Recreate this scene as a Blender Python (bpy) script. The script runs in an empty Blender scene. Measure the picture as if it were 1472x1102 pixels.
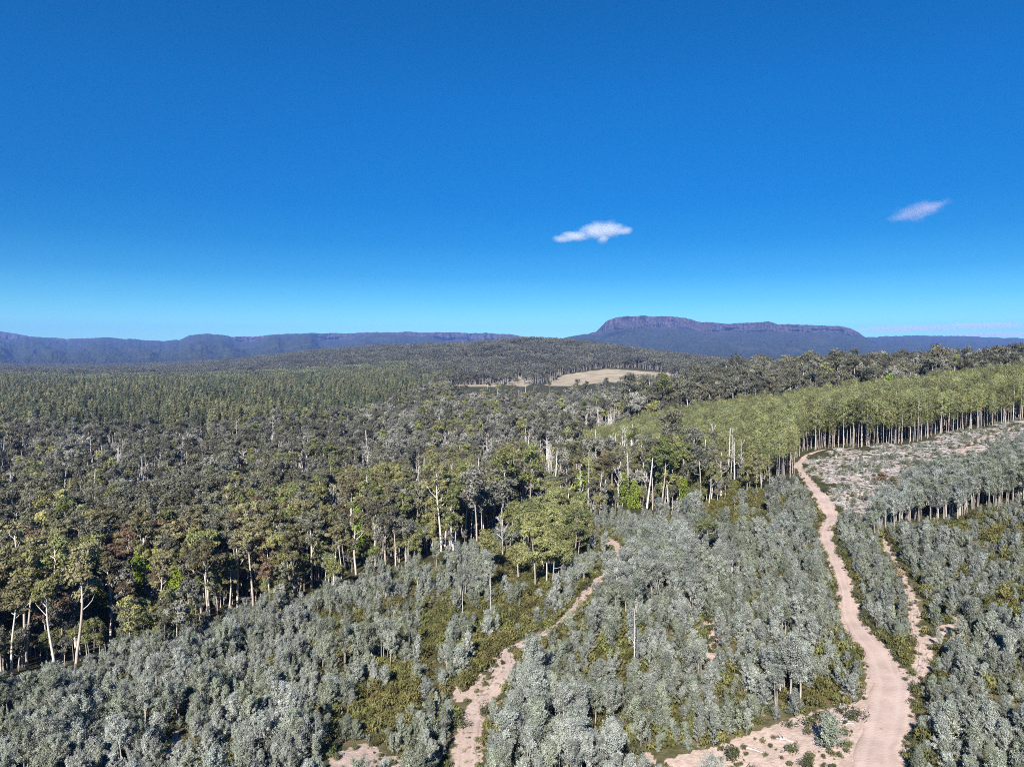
import bpy, math, random
import numpy as np
from mathutils import Vector

rng = np.random.default_rng(7)
random.seed(7)
scene = bpy.context.scene
COL = scene.collection

# ------------------------------------------------------------------ camera
F = 995.0                       # focal length in photo pixels (1472 wide)
HORIZON = 505.0
TP = (551.0 - HORIZON) / F
PITCH = math.atan(TP)
CP, SP = math.cos(PITCH), math.sin(PITCH)
cam_d = bpy.data.cameras.new('camera')
cam = bpy.data.objects.new('camera', cam_d)
COL.objects.link(cam)
cam.rotation_euler = (math.pi / 2 - PITCH, 0, 0)
cam_d.sensor_width = 36.0
cam_d.lens = F / 1472.0 * 36.0
cam_d.clip_start = 1.0
cam_d.clip_end = 120000.0
scene.camera = cam


def project(X, Y, Z):
    dep = Y * CP - Z * SP
    dep = np.where(dep < 1.0, 1.0, dep)
    return 736.0 + F * X / dep, 551.0 - F * (Z * CP + Y * SP) / dep


def z_at(py, Y):
    k = (551.0 - py) / F
    return Y * (k * CP - SP) / (CP + k * SP)


# ------------------------------------------------------------------ noise
def _hash(ix, iy, seed):
    n = (ix.astype(np.int64) * 374761393 + iy.astype(np.int64) * 668265263 + seed * 1442695041) & 0xffffffff
    n = ((n ^ (n >> 13)) * 1274126177) & 0xffffffff
    n = (n ^ (n >> 16)) & 0xffff
    return n / 65535.0


def vnoise(x, y, seed=0):
    x = np.asarray(x, float); y = np.asarray(y, float)
    ix = np.floor(x); iy = np.floor(y)
    fx = x - ix; fy = y - iy
    fx = fx * fx * (3 - 2 * fx); fy = fy * fy * (3 - 2 * fy)
    a = _hash(ix, iy, seed); b = _hash(ix + 1, iy, seed)
    c = _hash(ix, iy + 1, seed); d = _hash(ix + 1, iy + 1, seed)
    return (a + (b - a) * fx) * (1 - fy) + (c + (d - c) * fx) * fy


def fbm(x, y, seed=0, octv=4):
    s = 0; a = 0.5; t = 0
    for i in range(octv):
        s = s + a * vnoise(x * 2 ** i + 17.3 * i, y * 2 ** i - 9.1 * i, seed + i)
        t += a; a *= 0.5
    return s / t


# ------------------------------------------------------------------ terrain
CTRL = [  # photo x, photo y of the ground, distance
    (-300, 1102, 95), (0, 1102, 93), (400, 1102, 86), (736, 1102, 84), (1100, 1102, 82), (1300, 1102, 80), (1472, 1102, 80), (1800, 1102, 78),
    (-300, 985, 145), (0, 985, 142), (300, 960, 140), (640, 920, 135), (900, 900, 128), (1250, 880, 130), (1472, 870, 125), (1800, 860, 120),
    (-300, 950, 190), (0, 945, 185), (300, 900, 205), (500, 830, 235), (640, 800, 220), (850, 775, 215), (1000, 745, 215), (1200, 740, 210), (1472, 725, 185), (1800, 715, 170),
    (-300, 805, 310), (100, 805, 310), (400, 790, 300), (640, 745, 320), (800, 712, 330), (1000, 690, 320), (1160, 652, 340), (1300, 632, 330), (1465, 608, 310), (1750, 590, 300),
    (-300, 690, 560), (100, 690, 560), (400, 700, 530), (640, 670, 560), (830, 640, 600), (1000, 607, 600), (1200, 578, 600), (1320, 568, 620), (1472, 553, 600), (1800, 540, 600),
    (-300, 612, 900), (0, 612, 900), (300, 606, 900), (600, 600, 920), (850, 586, 950), (1000, 568, 980), (1200, 549, 1000), (1472, 534, 1000), (1800, 525, 1000),
    (-300, 568, 1500), (0, 568, 1500), (400, 564, 1500), (650, 553, 1600), (800, 556, 1450), (870, 555, 1450), (960, 553, 1450), (1060, 536, 1700), (1472, 527, 1800), (1800, 525, 1800),
    (800, 540, 1900), (880, 531, 1950), (960, 536, 1900),
    (-300, 541, 2700), (0, 541, 2700), (350, 537, 2700), (560, 523, 2700), (670, 507, 2700), (760, 496, 2700), (850, 503, 2700), (950, 517, 2600), (1100, 530, 2800), (1472, 528, 2800),
    (-300, 532, 4300), (0, 532, 4300), (240, 531, 4300), (350, 521, 4200), (500, 506, 4200), (640, 503, 4300), (760, 513, 4500), (1000, 524, 4500), (1472, 526, 4500), (1800, 526, 4500),
]
_P = [((x - 736.0) / F, math.log(d), z_at(y, d)) for x, y, d in CTRL]
for u in (-1.1, -0.74, -0.37, 0, 0.37, 0.74, 1.1):
    _P.append((u, math.log(8000.0), -125.0))
    _P.append((u, math.log(40.0), -48.5))
_P = np.array(_P)
US = 1.6


def _rbf(r2):
    return np.where(r2 > 1e-12, 0.5 * r2 * np.log(np.maximum(r2, 1e-12)), 0.0)


_n = len(_P)
_A = np.zeros((_n + 3, _n + 3))
_du = (_P[:, None, 0] - _P[None, :, 0]) * US
_dv = _P[:, None, 1] - _P[None, :, 1]
_A[:_n, :_n] = _rbf(_du ** 2 + _dv ** 2) + np.eye(_n) * 0.003
_A[:_n, _n] = 1; _A[:_n, _n + 1] = _P[:, 0] * US; _A[:_n, _n + 2] = _P[:, 1]
_A[_n:, :_n] = _A[:_n, _n:].T
_W = np.linalg.solve(_A, np.concatenate([_P[:, 2], np.zeros(3)]))


def ground(X, Y):
    X = np.asarray(X, float); Y = np.asarray(Y, float)
    sh = X.shape
    X = X.ravel(); Y = Y.ravel()
    Yc = np.clip(Y, 40.0, 8000.0)
    u = np.clip(X / np.maximum(Y, 40.0), -1.1, 1.1) * US
    v = np.log(Yc)
    out = np.empty(len(X))
    for i in range(0, len(X), 60000):
        s = slice(i, i + 60000)
        r2 = (u[s, None] - _P[None, :, 0] * US) ** 2 + (v[s, None] - _P[None, :, 1]) ** 2
        out[s] = _rbf(r2) @ _W[:_n] + _W[_n] + _W[_n + 1] * u[s] + _W[_n + 2] * v[s]
    out = np.where(Y > 8000, -125.0 , out)
    out += (fbm(X / 14.0, Y / 14.0, 3, 2) - 0.5) * 1.3 * np.clip((Y - 30) / 60, 0, 1)
    return out.reshape(sh)


def unproject(px, py):
    """ground point seen at a photo pixel (first hit, marching outwards)."""
    Ys = np.exp(np.linspace(math.log(60), math.log(5000), 1200))
    k = (551.0 - py) / F
    Z = Ys * (k * CP - SP) / (CP + k * SP)
    dep = Ys * CP - Z * SP
    X = (px - 736.0) / F * dep
    g = ground(X, Ys)
    hit = np.nonzero(Z <= g)[0]
    i = hit[0] if len(hit) else len(Ys) - 1
    return float(X[i]), float(Ys[i])


def inpoly(px, py, poly):
    poly = np.asarray(poly, float)
    c = np.zeros(np.shape(px), bool)
    j = len(poly) - 1
    for i in range(len(poly)):
        xi, yi = poly[i]; xj, yj = poly[j]
        if yi != yj:
            c ^= ((yi > py) != (yj > py)) & (px < (xj - xi) * (py - yi) / (yj - yi) + xi)
        j = i
    return c


# ------------------------------------------------------------------ tracks (photo x, y, width in photo px)
MAIN = [(1250, 1190, 100), (1256, 1102, 88), (1266, 1055, 78), (1277, 1012, 74), (1277, 978, 60), (1263, 944, 50), (1242, 917, 40), (1221, 886, 29), (1217, 852, 25), (1205, 818, 22),
        (1191, 784, 21), (1187, 766, 22), (1196, 746, 22), (1187, 725, 26), (1171, 705, 18), (1157, 685, 13), (1147, 671, 14), (1156, 659, 11), (1168, 651, 8), (1185, 646, 4)]
SPUR = [(1270, 775, 3), (1280, 798, 7), (1296, 825, 8), (1308, 852, 9), (1314, 878, 10), (1316, 905, 12), (1326, 930, 15), (1326, 958, 16), (1312, 985, 15)]
MIDDLE = [(660, 1180, 50), (670, 1102, 46), (676, 1046, 36), (690, 1012, 32), (714, 985, 26), (731, 962, 22), (726, 940, 21), (755, 924, 15), (796, 903, 16), (820, 883, 15), (840, 855, 13),
          (860, 835, 14), (888, 808, 18), (893, 793, 15), (872, 776, 13), (850, 769, 9)]
UPPER = [(1372, 660, 6), (1395, 640, 6), (1420, 628, 7), (1450, 617, 6), (1490, 605, 6)]


def track_world(pts):
    W = []
    for x, y, w in pts:
        X, Y = unproject(x, y)
        W.append((X, Y, w / F * Y * .87))
    W = np.array(W)
    t = np.arange(len(W))
    # smooth resample
    tt = np.linspace(0, len(W) - 1, max(40, len(W) * 14))
    def cr(a):
        out = np.empty(len(tt))
        for k, q in enumerate(tt):
            i = min(int(q), len(W) - 2); f = q - i
            p0 = a[max(i - 1, 0)]; p1 = a[i]; p2 = a[i + 1]; p3 = a[min(i + 2, len(W) - 1)]
            out[k] = 0.5 * (2 * p1 + (p2 - p0) * f + (2 * p0 - 5 * p1 + 4 * p2 - p3) * f * f + (3 * p1 - p0 - 3 * p2 + p3) * f ** 3)
        return out
    return np.stack([cr(W[:, 0]), cr(W[:, 1]), cr(W[:, 2])], 1)


TRACKS = {k: track_world(v) for k, v in (('main', MAIN), ('spur', SPUR), ('middle', MIDDLE), ('upper', UPPER))}


def track_dist(X, Y, names=None):
    """distance to the nearest track's edge (negative on it)."""
    best = np.full(np.shape(X), 1e9)
    for k, T in TRACKS.items():
        if names and k not in names:
            continue
        m = (X > T[:, 0].min() - 15) & (X < T[:, 0].max() + 15) & (Y > T[:, 1].min() - 15) & (Y < T[:, 1].max() + 15)
        if not m.any():
            continue
        idx = np.nonzero(m)[0] if np.ndim(X) == 1 else None
        xs = X[idx]; ys = Y[idx]
        d = np.full(len(xs), 1e9)
        for i in range(0, len(xs), 20000):
            s = slice(i, i + 20000)
            dd = np.hypot(xs[s, None] - T[None, :, 0], ys[s, None] - T[None, :, 1]) - T[None, :, 2] / 2
            d[s] = dd.min(1)
        best[idx] = np.minimum(best[idx], d)
    return best


# ------------------------------------------------------------------ zones (polygons over where the ground is in the photo)
Z_SANDBAND = [(950, 1130), (950, 1092), (985, 1078), (1040, 1062), (1100, 1042), (1150, 1024), (1200, 1012), (1240, 1005), (1240, 1130)]
Z_SANDPATCHES = [
    [(470, 1130), (474, 1078), (520, 1072), (560, 1086), (600, 1092), (620, 1130)],
    [(225, 1090), (235, 1062), (255, 1050), (262, 1078), (250, 1095)],
    [(690, 950), (700, 928), (730, 915), (750, 940), (738, 962), (715, 968)],
    [(640, 985), (690, 962), (712, 975), (690, 1000), (650, 1005)],
    [(880, 1102), (890, 1080), (935, 1086), (940, 1120), (885, 1120)],
    [(1000, 905), (1012, 890), (1030, 920), (1026, 955), (1008, 940)],
    [(1322, 915), (1345, 895), (1385, 885), (1392, 897), (1360, 915), (1338, 930)],
    [(1300, 945), (1318, 925), (1345, 928), (1340, 950), (1318, 968)],
]
Z_BROWN = [(470, 945), (478, 915), (510, 900), (535, 915), (530, 945), (500, 958)]
Z_HEATH = [
    [(505, 1040), (520, 970), (540, 935), (585, 915), (622, 925), (620, 965), (600, 1010), (585, 1050), (540, 1062)],
    [(600, 935), (612, 880), (640, 852), (662, 862), (650, 905), (632, 945)],
    [(655, 935), (672, 880), (705, 850), (745, 842), (765, 870), (752, 905), (715, 945), (690, 968), (660, 990), (650, 960)],
    [(745, 880), (770, 840), (800, 825), (815, 835), (795, 862), (765, 895)],
    [(1000, 752), (1005, 720), (1030, 700), (1075, 695), (1125, 715), (1130, 740), (1090, 760), (1050, 770)],
    [(1405, 785), (1415, 768), (1440, 760), (1475, 765), (1470, 785), (1440, 795)],
    [(1400, 900), (1410, 860), (1440, 850), (1500, 850), (1500, 885), (1440, 890)],
    [(1150, 1000), (1152, 960), (1180, 950), (1235, 965), (1232, 1000), (1200, 1012)],
    [(1195, 960), (1215, 920), (1235, 945), (1240, 975)],
    [(1255, 935), (1275, 915), (1318, 925), (1325, 945), (1290, 962), (1270, 955)],
    [(850, 960), (862, 905), (905, 880), (935, 920), (915, 960), (880, 990)],
    [(852, 1060), (870, 990), (900, 985), (905, 1035), (880, 1075)],
    [(380, 905), (400, 868), (450, 850), (470, 870), (430, 910)],
]
Z_SLASH = [(1160, 662), (1200, 648), (1300, 640), (1380, 624), (1472, 604), (1600, 590), (1600, 640), (1472, 662), (1400, 690), (1330, 705), (1275, 728), (1258, 765), (1225, 760), (1205, 735), (1190, 705), (1172, 682)]
Z_RSTAND = [(1262, 768), (1268, 742), (1290, 722), (1350, 700), (1410, 682), (1472, 664), (1620, 640), (1620, 715), (1472, 728), (1400, 742), (1330, 752)]
Z_LSTAND = [(880, 860), (900, 820), (935, 800), (985, 800), (1000, 830), (975, 860), (930, 868)]
Z_YOUNG = [(688, 852), (705, 815), (735, 790), (770, 765), (800, 735), (835, 715), (855, 735), (850, 780), (838, 812), (800, 840), (755, 856), (720, 848)]
Z_BIGEUC = [(-320, 1000), (0, 968), (120, 950), (250, 905), (340, 893), (430, 872), (560, 818), (640, 795), (700, 770), (735, 745), (790, 750), (840, 748), (900, 748), (1000, 742), (1060, 722), (1100, 702), (1060, 688),
            (900, 688), (790, 680), (640, 690), (560, 712), (480, 735), (400, 775), (250, 835), (100, 865), (0, 880), (-320, 890)]
Z_YELLOW = [(795, 665), (830, 648), (980, 616), (1057, 605), (1193, 597), (1345, 585), (1472, 573), (1650, 560), (1650, 580), (1472, 604), (1373, 623), (1295, 640), (1227, 643), (1150, 650), (1148, 680), (1128, 702), (1084, 694), (980, 672), (870, 672)]
Z_PADDOCK = [(782, 554), (812, 538), (874, 530), (966, 536), (978, 547), (920, 552), (874, 549), (820, 555)]
Z_PADDOCK2 = [(728, 553), (738, 543), (760, 538), (768, 549), (755, 556)]
Z_PADDOCK3 = [(652, 555), (662, 546), (690, 546), (722, 549), (716, 556)]


def near(poly, px, py):
    return inpoly(px, py, poly)


Z_YVIS = [(800, 658), (815, 640), (860, 612), (980, 586), (1057, 576), (1130, 572), (1140, 660), (1104, 672), (1070, 652), (980, 634), (870, 650)]


def hides_plantation(X, Y, Z, h):
    out = np.zeros(len(X), bool)
    for f in (.7, 1.0):
        qx, qy = project(X, Y, Z + h * f)
        out |= inpoly(qx, qy, Z_YVIS)
    return out & (Y < 640) & (rng.random(len(X)) < .88)


def zones(X, Y):
    Z = ground(X, Y)
    px, py = project(X, Y, Z)
    d = track_dist(X, Y)
    nz = fbm(X / 9.0, Y / 9.0, 21, 3)
    pxn = px + (nz - 0.5) * 34 * np.clip(200 / Y, 0.1, 1)
    pyn = py + (fbm(X / 9.0, Y / 9.0, 33, 3) - 0.5) * 26 * np.clip(200 / Y, 0.1, 1)
    nearm = Y < 430
    def anyof(ps):
        m = np.zeros(px.shape, bool)
        for p in ps:
            m |= inpoly(pxn, pyn, p)
        return m & nearm
    z = {}
    z['sandband'] = inpoly(pxn, pyn, Z_SANDBAND) & nearm
    z['sandpatch'] = anyof(Z_SANDPATCHES)
    z['brown'] = anyof([Z_BROWN])
    z['heath'] = anyof(Z_HEATH)
    z['slash'] = inpoly(pxn, pyn, Z_SLASH) & nearm
    z['rstand'] = inpoly(pxn, pyn, Z_RSTAND) & nearm
    z['lstand'] = inpoly(pxn, pyn, Z_LSTAND) & nearm
    z['young'] = inpoly(pxn, pyn, Z_YOUNG) & nearm
    z['bigeuc'] = inpoly(pxn, pyn, Z_BIGEUC) & (Y < 520)
    z['yellow'] = inpoly(px, py, Z_YELLOW) & (Y > 220) & (Y < 900)
    wide = (Y > 1350) & (Y < 2200)
    z['padview'] = np.zeros(px.shape, bool)
    for hh in (4., 10., 16., 22., 28., 34.):
        for ox in (-20, -9, 0, 9, 20):
            z['padview'] |= (inpoly(px + ox, py - hh * F / Y, Z_PADDOCK) | inpoly(px + ox * .5, py - hh * F / Y, Z_PADDOCK2) | inpoly(px + ox * .5, py - hh * F / Y, Z_PADDOCK3)) & (Y > 480) & (Y < 1600)
    z['padview'] &= (nz < .78)
    z['paddock'] = (inpoly(px, py, Z_PADDOCK) | inpoly(px, py, Z_PADDOCK2) | inpoly(px, py, Z_PADDOCK3)) & wide
    # far edge of the wattle regrowth, left to right
    lim = np.interp(px, [-400, 0, 60, 102, 153, 255, 305, 374, 430, 560, 640, 700, 760, 840, 1000, 1060, 1120, 1160, 1205, 1258, 1300, 1400, 1472, 1700], [1020, 1010, 985, 980, 955, 955, 922, 895, 880, 830, 802, 780, 755, 750, 742, 722, 702, 690, 735, 760, 756, 744, 731, 716])
    z['regrowth'] = (pyn > lim) & (Y < 330) & ~z['slash']
    return px, py, Z, d, z


# ------------------------------------------------------------------ mesh building
class MB:
    def __init__(self):
        self.v = []; self.f = []; self.m = []; self.t = []; self.n = 0

    def cards(self, C, T, N, L, W, tint, mat=0):
        """diamond leaf faces: centre, axis, normal, length, width"""
        T = T - N * (T * N).sum(1, keepdims=True)
        T /= np.maximum(np.linalg.norm(T, axis=1, keepdims=True), 1e-6)
        S = np.cross(N, T)
        L = np.broadcast_to(L, len(C))[:, None]; W = np.broadcast_to(W, len(C))[:, None]
        V = np.stack([C - T * L * 0.5, C + S * W * 0.5 + T * L * 0.06, C + T * L * 0.5, C - S * W * 0.5 + T * L * 0.06], 1)
        k = len(C)
        self.v.append(V.reshape(-1, 3))
        self.f.append(np.arange(4 * k).reshape(k, 4) + self.n)
        self.m.append(np.full(k, mat)); self.t.append(np.broadcast_to(tint, k).astype(float))
        self.n += 4 * k

    def tube(self, pts, rad, sides=6, mat=0, tint=0.5):
        pts = np.asarray(pts, float); rad = np.asarray(rad, float)
        n = len(pts)
        d = np.gradient(pts, axis=0)
        d /= np.maximum(np.linalg.norm(d, axis=1, keepdims=True), 1e-6)
        ref = np.array([1.0, 0.13, 0.07])
        a = np.cross(d, ref); a /= np.maximum(np.linalg.norm(a, axis=1, keepdims=True), 1e-6)
        b = np.cross(d, a)
        ang = np.arange(sides) / sides * 2 * np.pi
        V = pts[:, None, :] + rad[:, None, None] * (np.cos(ang)[None, :, None] * a[:, None, :] + np.sin(ang)[None, :, None] * b[:, None, :])
        self.v.append(V.reshape(-1, 3))
        i = np.arange(n - 1)[:, None] * sides; j = np.arange(sides)[None, :]; j2 = (j + 1) % sides
        q = np.stack([i + j, i + j2, i + sides + j2, i + sides + j], -1).reshape(-1, 4) + self.n
        self.f.append(q); k = len(q)
        self.m.append(np.full(k, mat)); self.t.append(np.full(k, tint))
        self.n += n * sides

    def add(self, o, dm=0):
        off = self.n
        self.v += o.v; self.f += [q + off for q in o.f]; self.m += [x + dm for x in o.m]; self.t += o.t
        self.n += o.n

    def mesh(self, name, mats):
        me = bpy.data.meshes.new(name)
        V = np.concatenate(self.v); Q = np.concatenate(self.f)
        quad_mesh(me, V, Q)
        me.polygons.foreach_set('material_index', np.concatenate(self.m).astype(np.int32))
        at = me.attributes.new('tint', 'FLOAT', 'FACE')
        at.data.foreach_set('value', np.concatenate(self.t).astype(np.float32))
        for m in mats:
            me.materials.append(m)
        me.update()
        return me


def quad_mesh(me, V, Q, smooth=False):
    me.vertices.add(len(V)); me.vertices.foreach_set('co', np.ascontiguousarray(V, np.float32).ravel())
    me.loops.add(Q.size); me.loops.foreach_set('vertex_index', np.ascontiguousarray(Q, np.int32).ravel())
    me.polygons.add(len(Q))
    me.polygons.foreach_set('loop_start', np.arange(0, Q.size, Q.shape[1], dtype=np.int32))
    me.polygons.foreach_set('loop_total', np.full(len(Q), Q.shape[1], np.int32))
    if smooth:
        me.polygons.foreach_set('use_smooth', np.ones(len(Q), bool))
    me.update(calc_edges=True)


def unit(n, g=None):
    g = g or rng
    v = g.normal(size=(n, 3))
    return v / np.linalg.norm(v, axis=1, keepdims=True)


# ------------------------------------------------------------------ materials
def nodes(m):
    m.use_nodes = True
    nt = m.node_tree
    nt.nodes.clear()
    return nt, nt.nodes, nt.links


def N(nt, t, **kw):
    n = nt.nodes.new(t)
    for k, v in kw.items():
        setattr(n, k, v)
    return n


def leaf_mat(name, a, b, patch=None, patch_amt=0.5, rand=0.35, transl=0.25, rough=0.55, spec=0.25, patch_scale=0.02):
    """leaf colour runs from a to b over the 'tint' of each spray; trees differ one from the other, in patches of the forest too"""
    m = bpy.data.materials.new(name)
    nt, nd, lk = nodes(m)
    at = N(nt, 'ShaderNodeAttribute', attribute_name='tint')
    mix = N(nt, 'ShaderNodeMix', data_type='RGBA')
    mix.inputs[6].default_value = (*a, 1); mix.inputs[7].default_value = (*b, 1)
    lk.new(at.outputs['Fac'], mix.inputs[0])
    out = mix.outputs[2]
    oi = N(nt, 'ShaderNodeObjectInfo')
    if patch is not None:
        noi = N(nt, 'ShaderNodeTexNoise'); noi.inputs['Scale'].default_value = patch_scale; noi.inputs['Detail'].default_value = 3
        lk.new(oi.outputs['Location'], noi.inputs['Vector'])
        ad = N(nt, 'ShaderNodeMath', operation='ADD')
        lk.new(noi.outputs['Fac'], ad.inputs[0])
        mr0 = N(nt, 'ShaderNodeMath', operation='MULTIPLY_ADD'); mr0.inputs[1].default_value = 0.36; mr0.inputs[2].default_value = -0.18
        lk.new(oi.outputs['Random'], mr0.inputs[0]); lk.new(mr0.outputs[0], ad.inputs[1])
        mr = N(nt, 'ShaderNodeMapRange'); mr.inputs[1].default_value = 0.42; mr.inputs[2].default_value = 0.62
        mr.inputs[3].default_value = 0; mr.inputs[4].default_value = patch_amt
        lk.new(ad.outputs[0], mr.inputs[0])
        m2 = N(nt, 'ShaderNodeMix', data_type='RGBA'); m2.inputs[7].default_value = (*patch, 1)
        lk.new(mr.outputs[0], m2.inputs[0]); lk.new(out, m2.inputs[6])
        out = m2.outputs[2]
    # per tree brightness
    mul = N(nt, 'ShaderNodeMath', operation='MULTIPLY'); mul.inputs[1].default_value = 7.31
    fr = N(nt, 'ShaderNodeMath', operation='FRACT')
    lk.new(oi.outputs['Random'], mul.inputs[0]); lk.new(mul.outputs[0], fr.inputs[0])
    mv = N(nt, 'ShaderNodeMapRange'); mv.inputs[3].default_value = 1 - rand; mv.inputs[4].default_value = 1 + rand
    lk.new(fr.outputs[0], mv.inputs[0])
    hs = N(nt, 'ShaderNodeHueSaturation')
    lk.new(mv.outputs[0], hs.inputs['Value']); lk.new(out, hs.inputs['Color'])
    mh = N(nt, 'ShaderNodeMapRange'); mh.inputs[3].default_value = 0.485; mh.inputs[4].default_value = 0.515
    lk.new(oi.outputs['Random'], mh.inputs[0]); lk.new(mh.outputs[0], hs.inputs['Hue'])
    p = N(nt, 'ShaderNodeBsdfPrincipled'); p.inputs['Roughness'].default_value = rough
    p.inputs['Specular IOR Level'].default_value = spec
    lk.new(hs.outputs[0], p.inputs['Base Color'])
    tr = N(nt, 'ShaderNodeBsdfTranslucent'); lk.new(hs.outputs[0], tr.inputs['Color'])
    ms = N(nt, 'ShaderNodeMixShader'); ms.inputs[0].default_value = transl
    lk.new(p.outputs[0], ms.inputs[1]); lk.new(tr.outputs[0], ms.inputs[2])
    o = N(nt, 'ShaderNodeOutputMaterial'); lk.new(ms.outputs[0], o.inputs['Surface'])
    return m


def bark_mat(name, a, b, scale=1.2, rough=0.8, stretch=0.12):
    m = bpy.data.materials.new(name)
    nt, nd, lk = nodes(m)
    tc = N(nt, 'ShaderNodeTexCoord'); mp = N(nt, 'ShaderNodeMapping'); mp.inputs['Scale'].default_value = (scale, scale, scale * stretch)
    lk.new(tc.outputs['Object'], mp.inputs['Vector'])
    no = N(nt, 'ShaderNodeTexNoise'); no.inputs['Scale'].default_value = 2.0; no.inputs['Detail'].default_value = 4
    lk.new(mp.outputs[0], no.inputs['Vector'])
    oi = N(nt, 'ShaderNodeObjectInfo')
    ad = N(nt, 'ShaderNodeMath', operation='MULTIPLY_ADD'); ad.inputs[1].default_value = 0.4
    lk.new(oi.outputs['Random'], ad.inputs[0]); lk.new(no.outputs['Fac'], ad.inputs[2])
    mr = N(nt, 'ShaderNodeMapRange'); mr.inputs[1].default_value = 0.5; mr.inputs[2].default_value = 0.85
    lk.new(ad.outputs[0], mr.inputs[0])
    mix = N(nt, 'ShaderNodeMix', data_type='RGBA'); mix.inputs[6].default_value = (*a, 1); mix.inputs[7].default_value = (*b, 1)
    lk.new(mr.outputs[0], mix.inputs[0])
    p = N(nt, 'ShaderNodeBsdfPrincipled'); p.inputs['Roughness'].default_value = rough; p.inputs['Specular IOR Level'].default_value = 0.2
    lk.new(mix.outputs[2], p.inputs['Base Color'])
    o = N(nt, 'ShaderNodeOutputMaterial'); lk.new(p.outputs[0], o.inputs['Surface'])
    return m


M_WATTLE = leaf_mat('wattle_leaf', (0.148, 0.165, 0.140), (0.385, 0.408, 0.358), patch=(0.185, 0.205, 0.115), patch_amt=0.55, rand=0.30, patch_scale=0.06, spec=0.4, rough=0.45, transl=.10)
M_GUM = leaf_mat('gum_leaf', (0.092, 0.092, 0.040), (0.325, 0.305, 0.150), patch=(0.150, 0.120, 0.070), patch_amt=0.6, rand=0.38, patch_scale=0.05, transl=.12)
M_RUST = leaf_mat('rusty_gum_leaf', (0.090, 0.062, 0.038), (0.230, 0.160, 0.100), patch=(0.110, 0.105, 0.055), patch_amt=0.7, rand=0.3, patch_scale=0.06, transl=.12)
M_GUMDARK = leaf_mat('dark_gum_leaf', (0.062, 0.066, 0.044), (0.200, 0.200, 0.138), patch=(0.13, 0.115, 0.075), patch_amt=0.6, rand=0.38, patch_scale=0.03, transl=.1)
M_OLIVE = leaf_mat('olive_gum_leaf', (0.100, 0.108, 0.036), (0.345, 0.340, 0.132), patch=(0.10, 0.125, 0.04), patch_amt=0.6, rand=0.34, patch_scale=0.03, transl=.14)
M_GREY = leaf_mat('grey_gum_leaf', (0.122, 0.122, 0.096), (0.355, 0.348, 0.290), patch=(0.10, 0.102, 0.075), patch_amt=0.85, rand=0.38, patch_scale=0.022, transl=.1)
M_FAR = leaf_mat('far_gum_leaf', (0.056, 0.060, 0.040), (0.150, 0.150, 0.108), patch=(0.12, 0.118, 0.095), patch_amt=0.6, rand=0.38, patch_scale=0.01, transl=.1)
M_YELLOW = leaf_mat('plantation_leaf', (0.100, 0.114, 0.040), (0.310, 0.325, 0.132), patch=(0.135, 0.145, 0.075), patch_amt=0.6, rand=0.36, patch_scale=0.02, transl=.12)
M_CONE = leaf_mat('conical_leaf', (0.090, 0.098, 0.048), (0.265, 0.262, 0.132), patch=(0.085, 0.105, 0.062), patch_amt=0.8, rand=0.36, patch_scale=0.007, transl=.1)
M_YOUNG = leaf_mat('young_gum_leaf', (0.105, 0.118, 0.040), (0.320, 0.320, 0.130), patch=(0.16, 0.17, 0.08), patch_amt=.5, rand=.28, patch_scale=.08, transl=.14)
M_LIME = leaf_mat('lime_leaf', (0.12, 0.19, 0.02), (0.25, 0.33, 0.05), rand=0.2)
M_HEATH = leaf_mat('heath_leaf', (0.062, 0.074, 0.020), (0.215, 0.220, 0.075), patch=(0.150, 0.108, 0.048), patch_amt=0.55, rand=0.45, patch_scale=0.07)
M_BUSH = leaf_mat('bush_leaf', (0.050, 0.058, 0.026), (0.120, 0.126, 0.062), patch=(0.13, 0.145, 0.045), patch_amt=0.5, rand=0.3, patch_scale=0.2)
M_TWIG = leaf_mat('twig_grey', (0.27, 0.25, 0.235), (0.52, 0.49, 0.46), rand=0.25, transl=0.02)
M_BARKW = bark_mat('pale_bark', (0.70, 0.65, 0.58), (0.40, 0.33, 0.27))
M_BARKG = bark_mat('grey_bark', (0.52, 0.47, 0.43), (0.28, 0.24, 0.21))
M_BARKS = bark_mat('wattle_bark', (0.24, 0.215, 0.19), (0.12, 0.10, 0.085))
M_BARKP = bark_mat('plantation_bark', (0.80, 0.71, 0.65), (0.54, 0.45, 0.39))
M_DEAD = bark_mat('dead_wood', (0.66, 0.64, 0.61), (0.42, 0.39, 0.36))


# ------------------------------------------------------------------ tree prototypes
def clump_cards(mb, centre, rad, n, L, W, g, up=0.35, flat=1.0, tint=None, nz=0.7, inner=0.2, mat=0):
    """leaves on the shell of a clump"""
    d = unit(n, g)
    d[:, 2] = d[:, 2] + up * 0.6
    d /= np.linalg.norm(d, axis=1, keepdims=True)
    r = rad * np.where(g.random(n) < inner, g.random(n) ** 0.5, 0.82 + 0.3 * g.random(n))
    P = centre + d * r[:, None] * np.array([1, 1, flat])
    nor = d * 0.85 + unit(n, g) * nz + np.array([0, 0, 0.15])
    nor /= np.linalg.norm(nor, axis=1, keepdims=True)
    T = d * 0.6 + np.array([0, 0, up]) + unit(n, g) * 0.7
    s = 0.7 + 0.6 * g.random(n)
    t = (g.random() if tint is None else tint) * 0.6 + 0.4 * g.random(n)
    mb.cards(P, T, nor, L * s, W * s, t, mat)


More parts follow.
